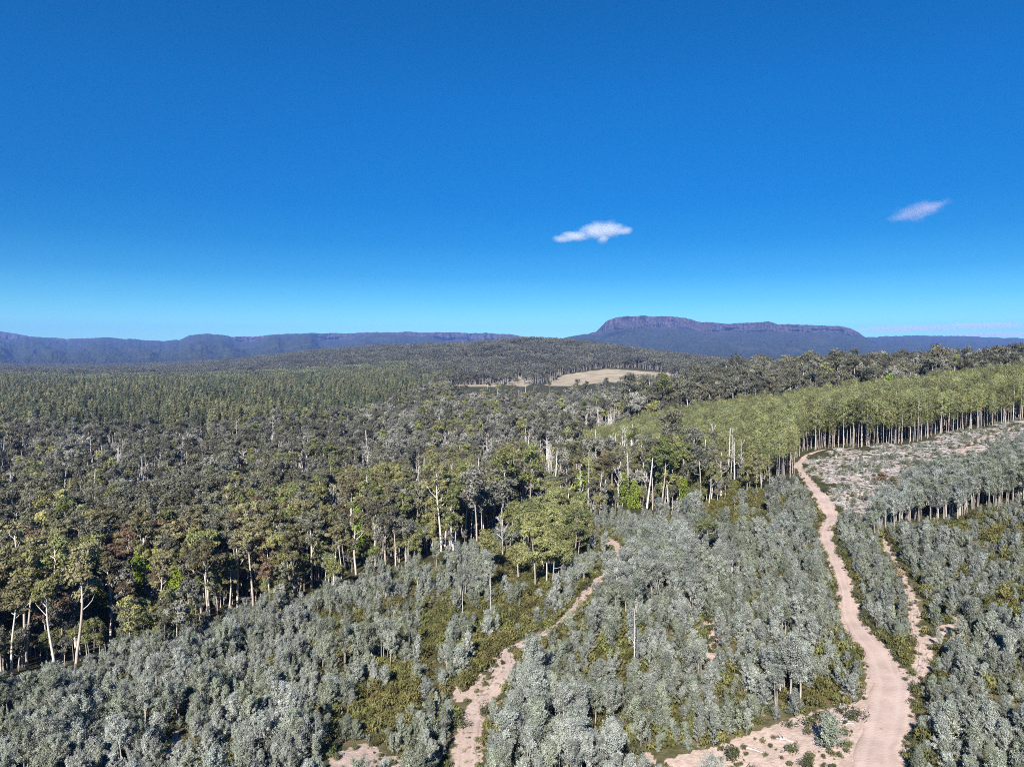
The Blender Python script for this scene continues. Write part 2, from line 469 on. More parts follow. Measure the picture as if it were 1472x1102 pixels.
def wattle(seed, h=6.0, w=3.6, bare=0.0, nb=38, per=140, L=0.28, W=0.082, jit=.2, up=0, stems=1):
    """regrowth wattle: many ascending sprays from a slim stem, feathery tips"""
    g = np.random.default_rng(seed)
    cr = MB(); tr = MB()
    lean = g.normal(size=2) * 0.06 * h
    z0 = h * (0.03 + bare)
    def stem(t):
        return np.array([lean[0] * t * t, lean[1] * t * t, h * t])
    for i in range(nb):
        t = ((i + g.random()) / nb) ** 0.85
        zb = z0 + (h * 0.86 - z0) * t
        a = i * 2.4 + g.random() * 0.8
        prof = (math.sin(math.pi * (0.20 + 0.72 * t)) ** 0.7) if bare else ((1 - t) ** 0.55 * 0.92 + 0.16) * (0.72 + 0.28 * min(1, t * 5))
        ln = w * 0.5 * prof * (0.6 + 0.62 * g.random())
        el = math.radians(22 + up + 44 * t + g.normal() * 9)
        d = np.array([math.cos(a) * math.cos(el), math.sin(a) * math.cos(el), math.sin(el)])
        b = stem(zb / h)
        if stems > 1:
            b = b + np.array([math.cos(i % stems * 6.28 / stems + seed), math.sin(i % stems * 6.28 / stems + seed), 0]) * w * .2 * (.4 + t)
        f = 0.22 + 0.86 * g.random(per) ** 0.75
        P = b + d * (ln * f)[:, None] + np.array([0, 0, 1]) * (ln * 0.22 * f * f)[:, None]
        P = P + g.normal(size=(per, 3)) * (jit * w / 3.6 * (1.15 - 0.5 * f))[:, None]
        P[:, 2] = np.maximum(P[:, 2], 0.05)
        out = P - (b + np.array([0, 0, -0.4])); out /= np.linalg.norm(out, axis=1, keepdims=True)
        T = d * 0.8 + np.array([0, 0, 0.45]) + unit(per, g) * 0.6
        nor = out * 0.7 + unit(per, g) * 0.6 + np.array([0, 0, .2]); nor /= np.linalg.norm(nor, axis=1, keepdims=True)
        sz = 0.65 + 0.7 * g.random(per)
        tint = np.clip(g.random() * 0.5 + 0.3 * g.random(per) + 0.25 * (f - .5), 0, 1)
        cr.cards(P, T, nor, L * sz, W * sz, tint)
        if i % 4 == 0:
            tr.tube([b, b + d * ln * .5, b + d * ln * .9], [0.04, 0.025, 0.01], 3)
    for q in range(2 if bare else stems):
        o = g.normal(size=2) * 0.12 * stems
        pts = np.array([stem(t) + [o[0] * (1 + t), o[1] * (1 + t), -0.4 if t == 0 else 0] for t in (0, .3, .6, .93)])
        tr.tube(pts, [0.10, 0.085, 0.055, 0.015], 5)
    return tr, cr


def gum(seed, h=28.0, w=10.0, trunk=0.42, r0=0.36, n_limb=9, per=60, L=0.85, W=0.36, cl=1.6, dense=0.85, flat=0.7, steep=1.2):
    """eucalypt: bare pale trunk, steep forking limbs, leaves in separate ragged clumps at the limb ends"""
    g = np.random.default_rng(seed)
    cr = MB(); tr = MB()
    lean = g.normal(size=2) * 0.035 * h
    ph = g.random(2) * 6.28
    def ax(t):
        return np.array([lean[0] * t + 0.018 * h * math.sin(t * 5 + ph[0]), lean[1] * t + 0.018 * h * math.cos(t * 4 + ph[1]), h * t])
    ts = np.linspace(0, 0.9, 9)
    pts = np.array([ax(t) for t in ts]); pts[0, 2] = -1.5
    tr.tube(pts, r0 * (1.1 - ts * 1.1) ** 0.75 + 0.04, 7)
    ends = []
    for i in range(n_limb):
        t = trunk + (0.90 - trunk) * ((i + 0.8 * g.random()) / n_limb) ** 0.9
        a = i * 2.4 + g.random() * 1.4
        reach = w * 0.5 * (0.45 + 0.65 * g.random()) * (1.0 - 0.5 * max(0, (t - 0.6)) / 0.3)
        rise = reach * steep * (0.6 + 0.7 * g.random())
        rise = min(rise, h * 1.02 - h * t)
        b = ax(t)
        dirx = np.array([math.cos(a), math.sin(a), 0])
        m = b + dirx * reach * 0.55 + [0, 0, rise * 0.40] + g.normal(size=3) * 0.35
        e = b + dirx * reach + [0, 0, rise]
        rl = r0 * (1.05 - t) * 0.5 + 0.05
        tr.tube([b, (b + m) / 2 + g.normal(size=3) * .15, m, (m + e) / 2 + g.normal(size=3) * .2, e], [rl, rl * .8, rl * .62, rl * .42, rl * .16], 5)
        ends.append((e, 1.0))
        for k in range(3):
            q = b + (e - b) * (0.40 + 0.45 * g.random())
            a2 = a + g.choice([-1, 1]) * (0.4 + 0.9 * g.random())
            l2 = reach * (0.3 + .35 * g.random())
            e2 = q + np.array([math.cos(a2) * l2, math.sin(a2) * l2, l2 * steep * (0.2 + 0.9 * g.random())])
            tr.tube([q, (q + e2) / 2 + g.normal(size=3) * .12, e2], [rl * .42, rl * .28, rl * .1], 4)
            ends.append((e2, .8))
    top = ax(0.9)
    for k in range(3):
        a = g.random() * 6.28
        e = top + np.array([math.cos(a) * w * .12, math.sin(a) * w * .12, h * (0.03 + .07 * g.random())])
        tr.tube([top, (top + e) / 2, e], [r0 * .16, r0 * .1, 0.03], 4)
        ends.append((e, .8))
    for e, sc in ends:
        if g.random() > dense:
            continue
        tint = g.random()
        for k in range(2):
            c = e + g.normal(size=3) * np.array([1, 1, .7]) * cl * 0.5
            clump_cards(cr, c, cl * sc * (0.55 + 0.65 * g.random()), per, L, W, g, up=0.15, flat=flat * (.8 + .4 * g.random()), tint=tint, nz=0.5, inner=0.25)
    return tr, cr


def pole(seed, h=22.0, w=4.2, bare=0.52, r0=0.13, ncl=26, per=46, L=0.62, W=0.26, cone=0.0, cr_=.28):
    """plantation tree: straight slim stem, narrow crown on top (cone = 1: pointed)"""
    g = np.random.default_rng(seed)
    cr = MB(); tr = MB()
    lean = g.normal(size=2) * 0.012 * h
    pts = [(lean[0] * t, lean[1] * t, h * t - (1 if t == 0 else 0)) for t in (0, .25, .5, .75, .97)]
    tr.tube(pts, [r0, r0 * .85, r0 * .65, r0 * .4, 0.03], 5)
    for i in range(ncl):
        t = (i + g.random()) / ncl
        z = h * (bare + (1 - bare) * t * 0.97)
        if cone:
            prof = (1 - t) ** 0.75 * 0.95 + 0.08
            if t < 0.12: prof *= 0.6 + 3 * t
        else:
            prof = math.sin(math.pi * (0.14 + 0.8 * t)) ** 0.7
        a = i * 2.4 + g.random()
        rr = w * 0.5 * prof * (0.45 + 0.55 * g.random())
        c = np.array([math.cos(a) * rr + lean[0] * z / h, math.sin(a) * rr + lean[1] * z / h, z])
        clump_cards(cr, c, (cr_ * w * (0.65 + 0.5 * g.random())) * (1 - 0.45 * t * cone), per, L, W, g, up=0.55 if cone else 0.4, flat=0.9, nz=0.5)
        if i % 3 == 0:
            b = np.array([lean[0] * z / h, lean[1] * z / h, z - rr * 0.5])
            tr.tube([b, (b + c) / 2, c], [0.05, 0.035, 0.012], 3)
    return tr, cr


def dead(seed, h=24.0, r0=0.42, n_limb=9, w=9.0, broken=False):
    g = np.random.default_rng(seed)
    tr = MB(); tw = MB()
    ts = np.linspace(0, 1, 9)
    lean = g.normal(size=2) * 0.03 * h
    P = np.array([(lean[0] * t + .3 * math.sin(4 * t + seed), lean[1] * t + .3 * math.cos(3 * t + seed), h * t) for t in ts]); P[0, 2] = -1.5
    tr.tube(P, r0 * (1.05 - ts * (0.62 if broken else 0.93)) , 7)
    for i in range(n_limb):
        t = 0.38 + 0.58 * (i + g.random() * .6) / n_limb
        b = np.array([np.interp(t, ts, P[:, k]) for k in range(3)])
        a = i * 2.4 + g.random()
        reach = w * 0.5 * (0.4 + 0.7 * g.random()) * (1.25 - t) * (0.45 if broken else 1)
        e = b + [math.cos(a) * reach, math.sin(a) * reach, reach * (0.5 + 0.7 * g.random())]
        m = (b + e) / 2 + g.normal(size=3) * reach * .08
        rl = r0 * (1.1 - t) * 0.5 + 0.05
        tr.tube([b, m, e], [rl, rl * .7, rl * .25], 5)
        for k in range(5 if not broken else 1):
            q = b + (e - b) * (0.4 + 0.6 * g.random()); a2 = a + g.normal() * .9
            l2 = reach * (0.25 + 0.35 * g.random())
            e2 = q + [math.cos(a2) * l2, math.sin(a2) * l2, l2 * (0.4 + g.random())]
            (tr if broken else tw).tube([q, (q + e2) / 2 + g.normal(size=3) * .12, e2], [0.11, 0.08, 0.035], 4)
            for j in range(3):
                q3 = q + (e2 - q) * (.4 + .6 * g.random()); e3 = q3 + unit(1, g)[0] * l2 * .5 + [0, 0, l2 * .3]
                (tr if broken else tw).tube([q3, e3], [0.06, 0.025], 3)
    if not tw.v:
        tw.tube([P[-1], P[-1] + [0.2, 0.1, 0.6]], [0.05, 0.02], 3)
    return tr, tw


def bush(seed, r=0.8, h=0.9, n=260, L=0.26, W=0.11, mat=0, up=0.7):
    g = np.random.default_rng(seed)
    mb = MB()
    k = 7
    for i in range(k):
        a = g.random() * 6.28; rr = r * 0.6 * g.random() ** .5
        clump_cards(mb, np.array([math.cos(a) * rr, math.sin(a) * rr, h * (0.25 + 0.35 * g.random())]), r * (0.35 + 0.25 * g.random()), n // k, L, W, g, up=up, flat=h / r, nz=0.6, inner=0.3, mat=mat)
    return mb


class Proto:
    """one kind of plant: several variants, each as trunk + crown meshes and as one joined mesh for the distant masses"""
    def __init__(self, kind, crown_name, variants, mats_tr, mats_cr):
        self.kind = kind; self.crown_name = crown_name
        self.pairs = []; self.heights = []
        self.coll = bpy.data.collections.new('source_' + kind)
        for i, ((tr, cr), mt, mc) in enumerate(zip(variants, mats_tr, mats_cr)):
            mt_ = tr.mesh(kind + '_trunk', [mt]) if tr is not None else None
            mc_ = cr.mesh(kind + '_' + crown_name, [mc])
            j = MB()
            if tr is not None:
                j.add(tr)
            j.add(cr, 1 if tr is not None else 0)
            mj = j.mesh(kind + '_whole', [mt, mc] if tr is not None else [mc])
            o = bpy.data.objects.new('%s_%02d' % (kind, i), mj)
            self.coll.objects.link(o)
            self.pairs.append((mt_, mc_))


W_VAR = [wattle(100 + i, h=4.7 + 0.5 * i, w=3.1 + 0.3 * (i % 4), nb=(36, 28, 44)[i % 3], jit=(.20, .27, .16)[i % 3]) for i in range(6)]
W_VAR += [wattle(120 + i, h=8.2 + .6 * i, w=4.2, bare=0.40, nb=30) for i in range(3)] + [wattle(130, h=3.3, w=3.6, nb=36, per=76)]
W_VAR += [wattle(140, h=6.2, w=2.7, nb=26, per=90, jit=.15, up=10), wattle(141, h=5.2, w=4.3, nb=30, per=84, jit=.24, up=-10), wattle(142, h=6.8, w=3.5, nb=20, per=80, jit=.22, stems=3), wattle(143, h=4.4, w=3.0, nb=24, per=70, jit=.18, up=6, stems=2)]
P_WATTLE = Proto('wattle_tree', 'crown', W_VAR, [M_BARKS] * 6 + [M_BARKG] * 3 + [M_BARKS] * 5, [M_WATTLE] * 14)
P_GUM = Proto('gum_tree', 'crown', [gum(200 + i, h=23 + 2.0 * (i % 5), w=(8.6, 6.2, 7.6, 9.4)[i % 4], n_limb=7 + i % 4, trunk=(.40, .55, .46, .60)[i % 4], r0=(.38, .25, .30, .34)[i % 4], dense=.78 + .06 * (i % 3), steep=1.1 + .3 * (i % 3), cl=1.3, per=52, L=.72, W=.3) for i in range(12)], [M_BARKW] * 12, [M_GUM] * 5 + [M_RUST] * 2 + [M_GUMDARK] * 2 + [M_OLIVE] * 3)
P_GREY = Proto('grey_gum_tree', 'crown', [gum(230 + i, h=17 + 1.5 * (i % 5), w=5.2 + .8 * (i % 3), n_limb=5 + i % 3, trunk=0.42 + .08 * (i % 3), r0=0.20, per=40, L=0.75, W=0.34, cl=1.35, dense=.8, flat=.95, steep=1.3) for i in range(12)], [M_BARKW, M_BARKG] * 6, [M_GREY] * 6 + [M_GUMDARK] * 3 + [M_OLIVE] * 3)
P_YELLOW = Proto('plantation_tree', 'crown', [pole(260 + i, h=20 + (i % 3) * 1.2, w=5.0 + .4 * (i % 3), r0=.085, bare=.44 + .05 * (i % 3), ncl=26, per=64, L=.48, W=.19, cr_=.21) for i in range(6)], [M_BARKP] * 6, [M_YELLOW] * 6)
P_CONE = Proto('pointed_plantation_tree', 'crown', [pole(280 + i, h=20 + (i % 3) * 1.3, w=5.0 + .6 * (i % 3), bare=0.20, cone=1.0, ncl=34, per=34, L=0.85, W=0.34) for i in range(6)], [M_BARKG] * 6, [M_CONE] * 6)
P_YOUNG = Proto('young_gum_tree', 'crown', [gum(310 + i, h=11 + 1.2 * i, w=5.2 + .6 * (i % 3), n_limb=8, trunk=.30 + .07 * (i % 3), r0=.14, per=64, L=.46, W=.2, cl=1.15, dense=.95, flat=.85, steep=1.2) for i in range(5)], [M_BARKG] * 5, [M_YOUNG] * 5)
P_LIME = Proto('lime_green_tree', 'crown', [pole(300 + i, h=9 + i, w=4.6, bare=0.06, cone=0.8, ncl=40, per=44, L=0.5, W=0.25) for i in range(3)], [M_BARKG] * 3, [M_LIME] * 3)
P_DEAD = Proto('dead_tree', 'bare_crown', [dead(320, 24), dead(321, 20, n_limb=12, w=10), dead(322, 22, broken=True, n_limb=6), dead(323, 17, r0=.3, n_limb=10), dead(324, 26, broken=True, n_limb=4, r0=.5), dead(325, 21, n_limb=14, w=11)], [M_DEAD] * 6, [M_DEAD] * 6)
P_BUSH = Proto('bush', 'foliage', [(None, bush(340 + i, r=0.75 + .12 * i, h=0.8 + .1 * i)) for i in range(5)], [None] * 5, [M_BUSH] * 5)
P_HEATH = Proto('heath_tuft', 'foliage', [(None, bush(360 + i, r=0.5 + .14 * i, h=0.7 + .2 * i, n=170, L=0.30, W=0.11, up=1.1)) for i in range(4)], [None] * 4, [M_HEATH] * 4)


def litter(seed, n=26, size=2.2):
    g = np.random.default_rng(seed)
    mb = MB()
    for i in range(n):
        a = g.random() * 6.28; c = np.array([g.normal() * size * .4, g.normal() * size * .4, 0.08 + 0.25 * g.random()])
        l = 0.4 + 1.3 * g.random(); d = np.array([math.cos(a), math.sin(a), g.normal() * .16]) * l * .5
        mb.tube([c - d, c + d], [0.06 * (.5 + g.random()), 0.03], 4, tint=g.random())
    return mb


P_SLASH = Proto('logging_slash', 'sticks', [(None, litter(380 + i)) for i in range(5)], [None] * 5, [M_TWIG] * 5)


# far forest: patches of many small crowns, only for the wooded hills more than a kilometre away
def patch(seed, kind):
    g = np.random.default_rng(seed)
    mb = MB()
    for i in range(26):
        c = np.array([g.uniform(-17, 17), g.uniform(-17, 17), 0])
        h = g.uniform(13, 24) if kind != 'cone' else g.uniform(17, 21)
        t = g.random()
        if kind == 'cone':
            for k in range(4):
                f = k / 4
                clump_cards(mb, c + [0, 0, h * (.45 + .5 * f)], 2.6 * (1 - .75 * f), 12, 2.0, 1.1, g, up=.5, flat=1.3, tint=t)
        else:
            for k in range(5):
                clump_cards(mb, c + np.array([g.normal() * 2.2, g.normal() * 2.2, h * (.62 + .3 * g.random())]), g.uniform(1.8, 3.0), 13, 2.0, 1.1, g, up=.3, flat=.75, tint=t)
            mb.tube([c, c + [0, 0, h * .8]], [.3, .12], 3, mat=1)
    return mb


P_FARGUM = Proto('far_gum_patch', 'crowns', [(None, patch(400 + i, 'gum')) for i in range(5)], [None] * 5, [M_FAR] * 5)
for o in P_FARGUM.coll.objects:
    o.data.materials.append(M_BARKG)
P_FARCONE = Proto('far_cone_patch', 'crowns', [(None, patch(420 + i, 'cone')) for i in range(4)], [None] * 4, [M_CONE] * 4)


# ------------------------------------------------------------------ stuff masses through geometry nodes
def instancer(name, coll, P, variant, rot, scl):
    me = bpy.data.meshes.new(name)
    me.vertices.add(len(P)); me.vertices.foreach_set('co', np.ascontiguousarray(P, np.float32).ravel())
    a = me.attributes.new('variant', 'INT', 'POINT'); a.data.foreach_set('value', variant.astype(np.int32))
    a = me.attributes.new('turn', 'FLOAT_VECTOR', 'POINT'); a.data.foreach_set('vector', np.ascontiguousarray(rot, np.float32).ravel())
    a = me.attributes.new('size', 'FLOAT_VECTOR', 'POINT'); a.data.foreach_set('vector', np.ascontiguousarray(scl, np.float32).ravel())
    o = bpy.data.objects.new(name, me); COL.objects.link(o)
    ng = bpy.data.node_groups.new(name + '_nodes', 'GeometryNodeTree')
    ng.interface.new_socket('Geometry', in_out='INPUT', socket_type='NodeSocketGeometry')
    ng.interface.new_socket('Geometry', in_out='OUTPUT', socket_type='NodeSocketGeometry')
    n = ng.nodes; l = ng.links
    gi = n.new('NodeGroupInput'); go = n.new('NodeGroupOutput')
    ip = n.new('GeometryNodeInstanceOnPoints')
    ci = n.new('GeometryNodeCollectionInfo'); ci.inputs['Collection'].default_value = coll
    ci.inputs['Separate Children'].default_value = True; ci.inputs['Reset Children'].default_value = True
    ip.inputs['Pick Instance'].default_value = True
    def attr(nm, t):
        q = n.new('GeometryNodeInputNamedAttribute'); q.data_type = t; q.inputs['Name'].default_value = nm
        return q.outputs['Attribute']
    er = n.new('FunctionNodeEulerToRotation')
    l.new(gi.outputs[0], ip.inputs['Points']); l.new(ci.outputs[0], ip.inputs['Instance'])
    l.new(attr('variant', 'INT'), ip.inputs['Instance Index'])
    l.new(attr('turn', 'FLOAT_VECTOR'), er.inputs[0]); l.new(er.outputs[0], ip.inputs['Rotation'])
    l.new(attr('size', 'FLOAT_VECTOR'), ip.inputs['Scale'])
    l.new(ip.outputs[0], go.inputs[0])
    md = o.modifiers.new('scatter', 'NODES'); md.node_group = ng
    return o


def tag(o, label=None, cat=None, group=None, kind=None):
    if label: o['label'] = label
    if cat: o['category'] = cat
    if group: o['group'] = group
    if kind: o['kind'] = kind
    return o


def place(proto, v, loc, rz, s, label, cat, group=None, name=None):
    """one plant as a thing of its own: an Empty at its base with trunk and crown (a copy shares the meshes)"""
    mt, mc = proto.pairs[v]
    if mt is None:
        o = bpy.data.objects.new(name or proto.kind, mc); COL.objects.link(o)
        o.location = loc; o.rotation_euler = (0, 0, rz); o.scale = s
        return tag(o, label, cat, group)
    r = bpy.data.objects.new(name or proto.kind, None); COL.objects.link(r)
    r.empty_display_size = 0.5
    r.location = loc; r.rotation_euler = (0, 0, rz); r.scale = s
    tag(r, label, cat, group)
    t = bpy.data.objects.new('trunk', mt); COL.objects.link(t); t.parent = r
    c = bpy.data.objects.new(proto.crown_name, mc); COL.objects.link(c); c.parent = r
    return r


# ------------------------------------------------------------------ candidate positions
def grid(spacing, y0, y1, jitter=0.42, u0=-1.05, u1=1.05):
    out = []
    nx0 = int(math.floor(u0 * y1 / spacing)); nx1 = int(math.ceil(u1 * y1 / spacing))
    xs = np.arange(nx0, nx1 + 1) * spacing; ys = np.arange(y0, y1, spacing)
    X, Y = np.meshgrid(xs, ys)
    X = X + (np.arange(len(ys)) % 2)[:, None] * spacing * .5
    X = X.ravel(); Y = Y.ravel()
    X = X + rng.uniform(-jitter, jitter, len(X)) * spacing; Y = Y + rng.uniform(-jitter, jitter, len(Y)) * spacing
    m = (np.abs(X) < 1.0 * Y + 12)
    return X[m], Y[m]


def emit(proto, mass_name, mass_label, X, Y, Z, v, s, label_of, cat, limit=300, must=None, hmean=8.0):
    """the `limit` that show largest become things, the rest one stuff object"""
    px, py = project(X, Y, Z)
    size = hmean * s * F / Y
    infr = (px > -12) & (px < 1484) & (py - size < 1100) & (py > 440)
    key = np.where(infr, size, -1.0)
    order = np.argsort(-key)
    n = min(limit, int(infr.sum()))
    ids = order[:n]; rest = order[n:]
    rz = rng.uniform(0, 6.283, len(X))
    for i in ids:
        lab, grp = label_of(float(px[i]), float(py[i]), float(s[i]), int(v[i]), float(X[i]), float(Y[i]))
        q = float(s[i])
        place(proto, int(v[i]), (float(X[i]), float(Y[i]), float(Z[i])), float(rz[i]), (q * rng.uniform(.9, 1.1), q * rng.uniform(.9, 1.1), q), lab, cat, grp)
    if len(rest):
        R = np.zeros((len(rest), 3)); R[:, 2] = rz[rest]; R[:, :2] = rng.normal(size=(len(rest), 2)) * 0.03
        S = np.stack([s[rest] * rng.uniform(.88, 1.12, len(rest)), s[rest] * rng.uniform(.88, 1.12, len(rest)), s[rest]], 1)
        o = instancer(mass_name, proto.coll, np.stack([X[rest], Y[rest], Z[rest]], 1), v[rest], R, S)
        tag(o, mass_label, None, None, 'stuff')
    print('EMIT', proto.kind, n, len(rest))


# ============================================================ the ground sheet
nu, nv = 620, 640
vs = np.linspace(math.log(34.0), math.log(9000.0), nv - 3)
Yr = np.concatenate([np.exp(vs), [14000, 22000, 34000]])
ur = np.linspace(-1.35, 1.35, nu)
GX = ur[None, :] * Yr[:, None]; GY = np.repeat(Yr[:, None], nu, 1)
gx, gy = GX.ravel(), GY.ravel()
px, py, GZ, gd, gz = zones(gx, gy)
me = bpy.data.meshes.new('ground')
I = (np.arange(nv - 1)[:, None] * nu + np.arange(nu - 1)[None, :]).ravel()
Q = np.stack([I, I + 1, I + nu + 1, I + nu], 1)
quad_mesh(me, np.stack([gx, gy, GZ], 1), Q, True)


def vattr(name, val):
    a = me.attributes.new(name, 'FLOAT', 'POINT'); a.data.foreach_set('value', np.asarray(val, np.float32))


nz1 = fbm(gx / 5.0, gy / 5.0, 51, 4)
sand = np.zeros(len(gx))
sand = np.maximum(sand, np.clip(0.72 - np.maximum(gd, 0) / 1.6, 0, 1) * (gd < 2))
sand = np.maximum(sand, gz['sandband'] * 0.95)
sand = np.maximum(sand, gz['sandpatch'] * 0.75)
sand = np.maximum(sand, gz['slash'] * (0.36 + 0.30 * fbm(gx / 22., gy / 22., 77, 2)))
sand = np.maximum(sand, gz['regrowth'] * 0.30)
sand = np.where(gz['heath'] & (gd > 1), np.minimum(sand, 0.30), sand)
vattr('sand', sand)
vattr('dry', np.maximum(gz['paddock'] * 1.0, gz['brown'] * 0.9))
vattr('heath', gz['heath'] * 1.0)
vattr('slash', gz['slash'] * 1.0)
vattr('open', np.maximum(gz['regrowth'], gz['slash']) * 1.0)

m = bpy.data.materials.new('forest_floor')
nt, nd, lk = nodes(m)
tc = N(nt, 'ShaderNodeTexCoord')


def noise(scale, detail=5, rough=0.6):
    n = N(nt, 'ShaderNodeTexNoise'); n.inputs['Scale'].default_value = scale; n.inputs['Detail'].default_value = detail; n.inputs['Roughness'].default_value = rough
    lk.new(tc.outputs['Object'], n.inputs['Vector'])
    return n.outputs['Fac']


def mixc(f, a, b):
    x = N(nt, 'ShaderNodeMix', data_type='RGBA')
    for s, c in ((6, a), (7, b)):
        if isinstance(c, tuple): x.inputs[s].default_value = (*c, 1)
        else: lk.new(c, x.inputs[s])
    if isinstance(f, float): x.inputs[0].default_value = f
    else: lk.new(f, x.inputs[0])
    return x.outputs[2]


def rng_(f, a, b, c=0.0, d=1.0):
    x = N(nt, 'ShaderNodeMapRange'); lk.new(f, x.inputs[0])
    for i, q in enumerate((a, b, c, d)): x.inputs[i + 1].default_value = q
    return x.outputs[0]


def math_(op, a, b):
    x = N(nt, 'ShaderNodeMath', operation=op)
    for i, c in enumerate((a, b)):
        if isinstance(c, (int, float)): x.inputs[i].default_value = c
        else: lk.new(c, x.inputs[i])
    return x.outputs[0]


def att(nm):
    return N(nt, 'ShaderNodeAttribute', attribute_name=nm).outputs['Fac']


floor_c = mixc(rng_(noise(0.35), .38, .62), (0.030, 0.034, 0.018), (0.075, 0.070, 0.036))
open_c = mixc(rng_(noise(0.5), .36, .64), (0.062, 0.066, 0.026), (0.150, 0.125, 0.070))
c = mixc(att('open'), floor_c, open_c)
heath_c = mixc(rng_(noise(0.45), .4, .6), (0.075, 0.085, 0.022), (0.150, 0.105, 0.045))
c = mixc(att('heath'), c, heath_c)
dry_c = mixc(rng_(noise(0.03, 6), .38, .62), (0.27, 0.225, 0.145), (0.40, 0.335, 0.24))
c = mixc(att('dry'), c, dry_c)
sand_c = mixc(rng_(noise(0.9, 7), .35, .65), (0.38, 0.285, 0.228), (0.53, 0.415, 0.345))
sand_c = mixc(math_('MULTIPLY', att('slash'), .6), sand_c, (0.46, 0.385, 0.335))
c = mixc(math_('MULTIPLY', att('slash'), rng_(noise(0.22, 5), .42, .6, .15, .8)), c, (0.235, 0.195, 0.160))
sn = math_('ADD', att('sand'), math_('MULTIPLY', math_('SUBTRACT', noise(0.55, 6, .65), 0.5), 1.5))
c = mixc(rng_(sn, .47, .60), c, sand_c)
bs = N(nt, 'ShaderNodeBsdfPrincipled'); bs.inputs['Roughness'].default_value = 0.95; bs.inputs['Specular IOR Level'].default_value = 0.1
lk.new(c, bs.inputs['Base Color'])
bp = N(nt, 'ShaderNodeBump'); bp.inputs['Strength'].default_value = 0.6; bp.inputs['Distance'].default_value = 0.25
lk.new(noise(2.2, 6), bp.inputs['Height']); lk.new(bp.outputs[0], bs.inputs['Normal'])
o = N(nt, 'ShaderNodeOutputMaterial'); lk.new(bs.outputs[0], o.inputs['Surface'])
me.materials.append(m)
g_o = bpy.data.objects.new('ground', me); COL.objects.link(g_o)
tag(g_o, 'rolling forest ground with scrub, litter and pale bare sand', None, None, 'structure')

# ============================================================ tracks
m = bpy.data.materials.new('sandy_gravel')
nt, nd, lk = nodes(m)
tc = N(nt, 'ShaderNodeTexCoord')
cc = mixc(rng_(noise(0.35, 6), .35, .65), (0.395, 0.296, 0.245), (0.485, 0.375, 0.318))
ac = att('across')
cc = mixc(rng_(math_('ADD', ac, math_('MULTIPLY', noise(0.5, 4), 1.2)), .85, 1.7, 0, .6), cc, (0.51, 0.405, 0.35))
cc = mixc(rng_(noise(2.6, 3, .7), .68, .74), cc, (0.16, 0.125, 0.085))
cc = mixc(math_('MULTIPLY', rng_(noise(0.9, 5, .65), .56, .62), att('weeds')), cc, (0.13, 0.12, 0.06))
bs = N(nt, 'ShaderNodeBsdfPrincipled'); bs.inputs['Roughness'].default_value = 0.95; bs.inputs['Specular IOR Level'].default_value = 0.1
lk.new(cc, bs.inputs['Base Color'])
bp = N(nt, 'ShaderNodeBump'); bp.inputs['Strength'].default_value = 0.5; bp.inputs['Distance'].default_value = 0.15
lk.new(noise(3.0, 6), bp.inputs['Height']); lk.new(bp.outputs[0], bs.inputs['Normal'])
o = N(nt, 'ShaderNodeOutputMaterial'); lk.new(bs.outputs[0], o.inputs['Surface'])
M_TRACK = m
TL = {'main': ('sandy_track', 'main pale sandy track winding up to the tall plantation edge', 1.0), 'spur': ('sandy_track', 'short sandy spur track behind the narrow strip of wattles', 0.35),
      'middle': ('sandy_track', 'narrow eroded sandy track through the scrub and wattle regrowth', .7),
      'upper': ('sandy_track', 'thin pale track across the cleared slope under the plantation', .3)}
for k, T in TRACKS.items():
    # resample evenly
    seg = np.hypot(np.diff(T[:, 0]), np.diff(T[:, 1])); s = np.concatenate([[0], np.cumsum(seg)])
    n = int(s[-1] / 0.8) + 2
    q = np.linspace(0, s[-1], n)
    tx, ty, tw = (np.interp(q, s, T[:, i]) for i in range(3))
    dx, dy = np.gradient(tx), np.gradient(ty); l = np.hypot(dx, dy); nx, ny = dy / l, -dx / l
    ac = np.linspace(-1, 1, 15)
    hw = tw / 2
    el = hw * (0.9 + 0.36 * (fbm(q / 4.0, q * 0 + 3, 61, 3) - .5) * 2 * (1 if k == 'main' else 1.7))
    er = hw * (0.9 + 0.36 * (fbm(q / 4.0, q * 0 + 9, 62, 3) - .5) * 2 * (1 if k == 'main' else 1.7))
    off = np.where(ac[None, :] < 0, el[:, None], er[:, None]) * ac[None, :]
    VX = tx[:, None] + nx[:, None] * off; VY = ty[:, None] + ny[:, None] * off
    VZ = ground(VX, VY) + np.where(np.abs(ac) > 0.99, -0.15, 0.10)[None, :] - 0.05 * np.exp(-((np.abs(ac) - .45) / .14) ** 2)[None, :]
    I = (np.arange(n - 1)[:, None] * 15 + np.arange(14)[None, :]).ravel()
    Qd = np.stack([I, I + 15, I + 16, I + 1], 1)
    tm = bpy.data.meshes.new('sandy_track')
    quad_mesh(tm, np.stack([VX.ravel(), VY.ravel(), VZ.ravel()], 1), Qd, True)
    a = tm.attributes.new('across', 'FLOAT', 'POINT')
    a.data.foreach_set('value', np.tile(np.exp(-((np.abs(ac) - .45) / .16) ** 2), n).astype(np.float32))
    a = tm.attributes.new('weeds', 'FLOAT', 'POINT')
    a.data.foreach_set('value', np.full(n * 15, 0.0 if k == 'main' else 0.8, np.float32))
    tm.materials.append(M_TRACK)
    to = bpy.data.objects.new(TL[k][0], tm); COL.objects.link(to)
    tag(to, TL[k][1], None, None, 'structure')

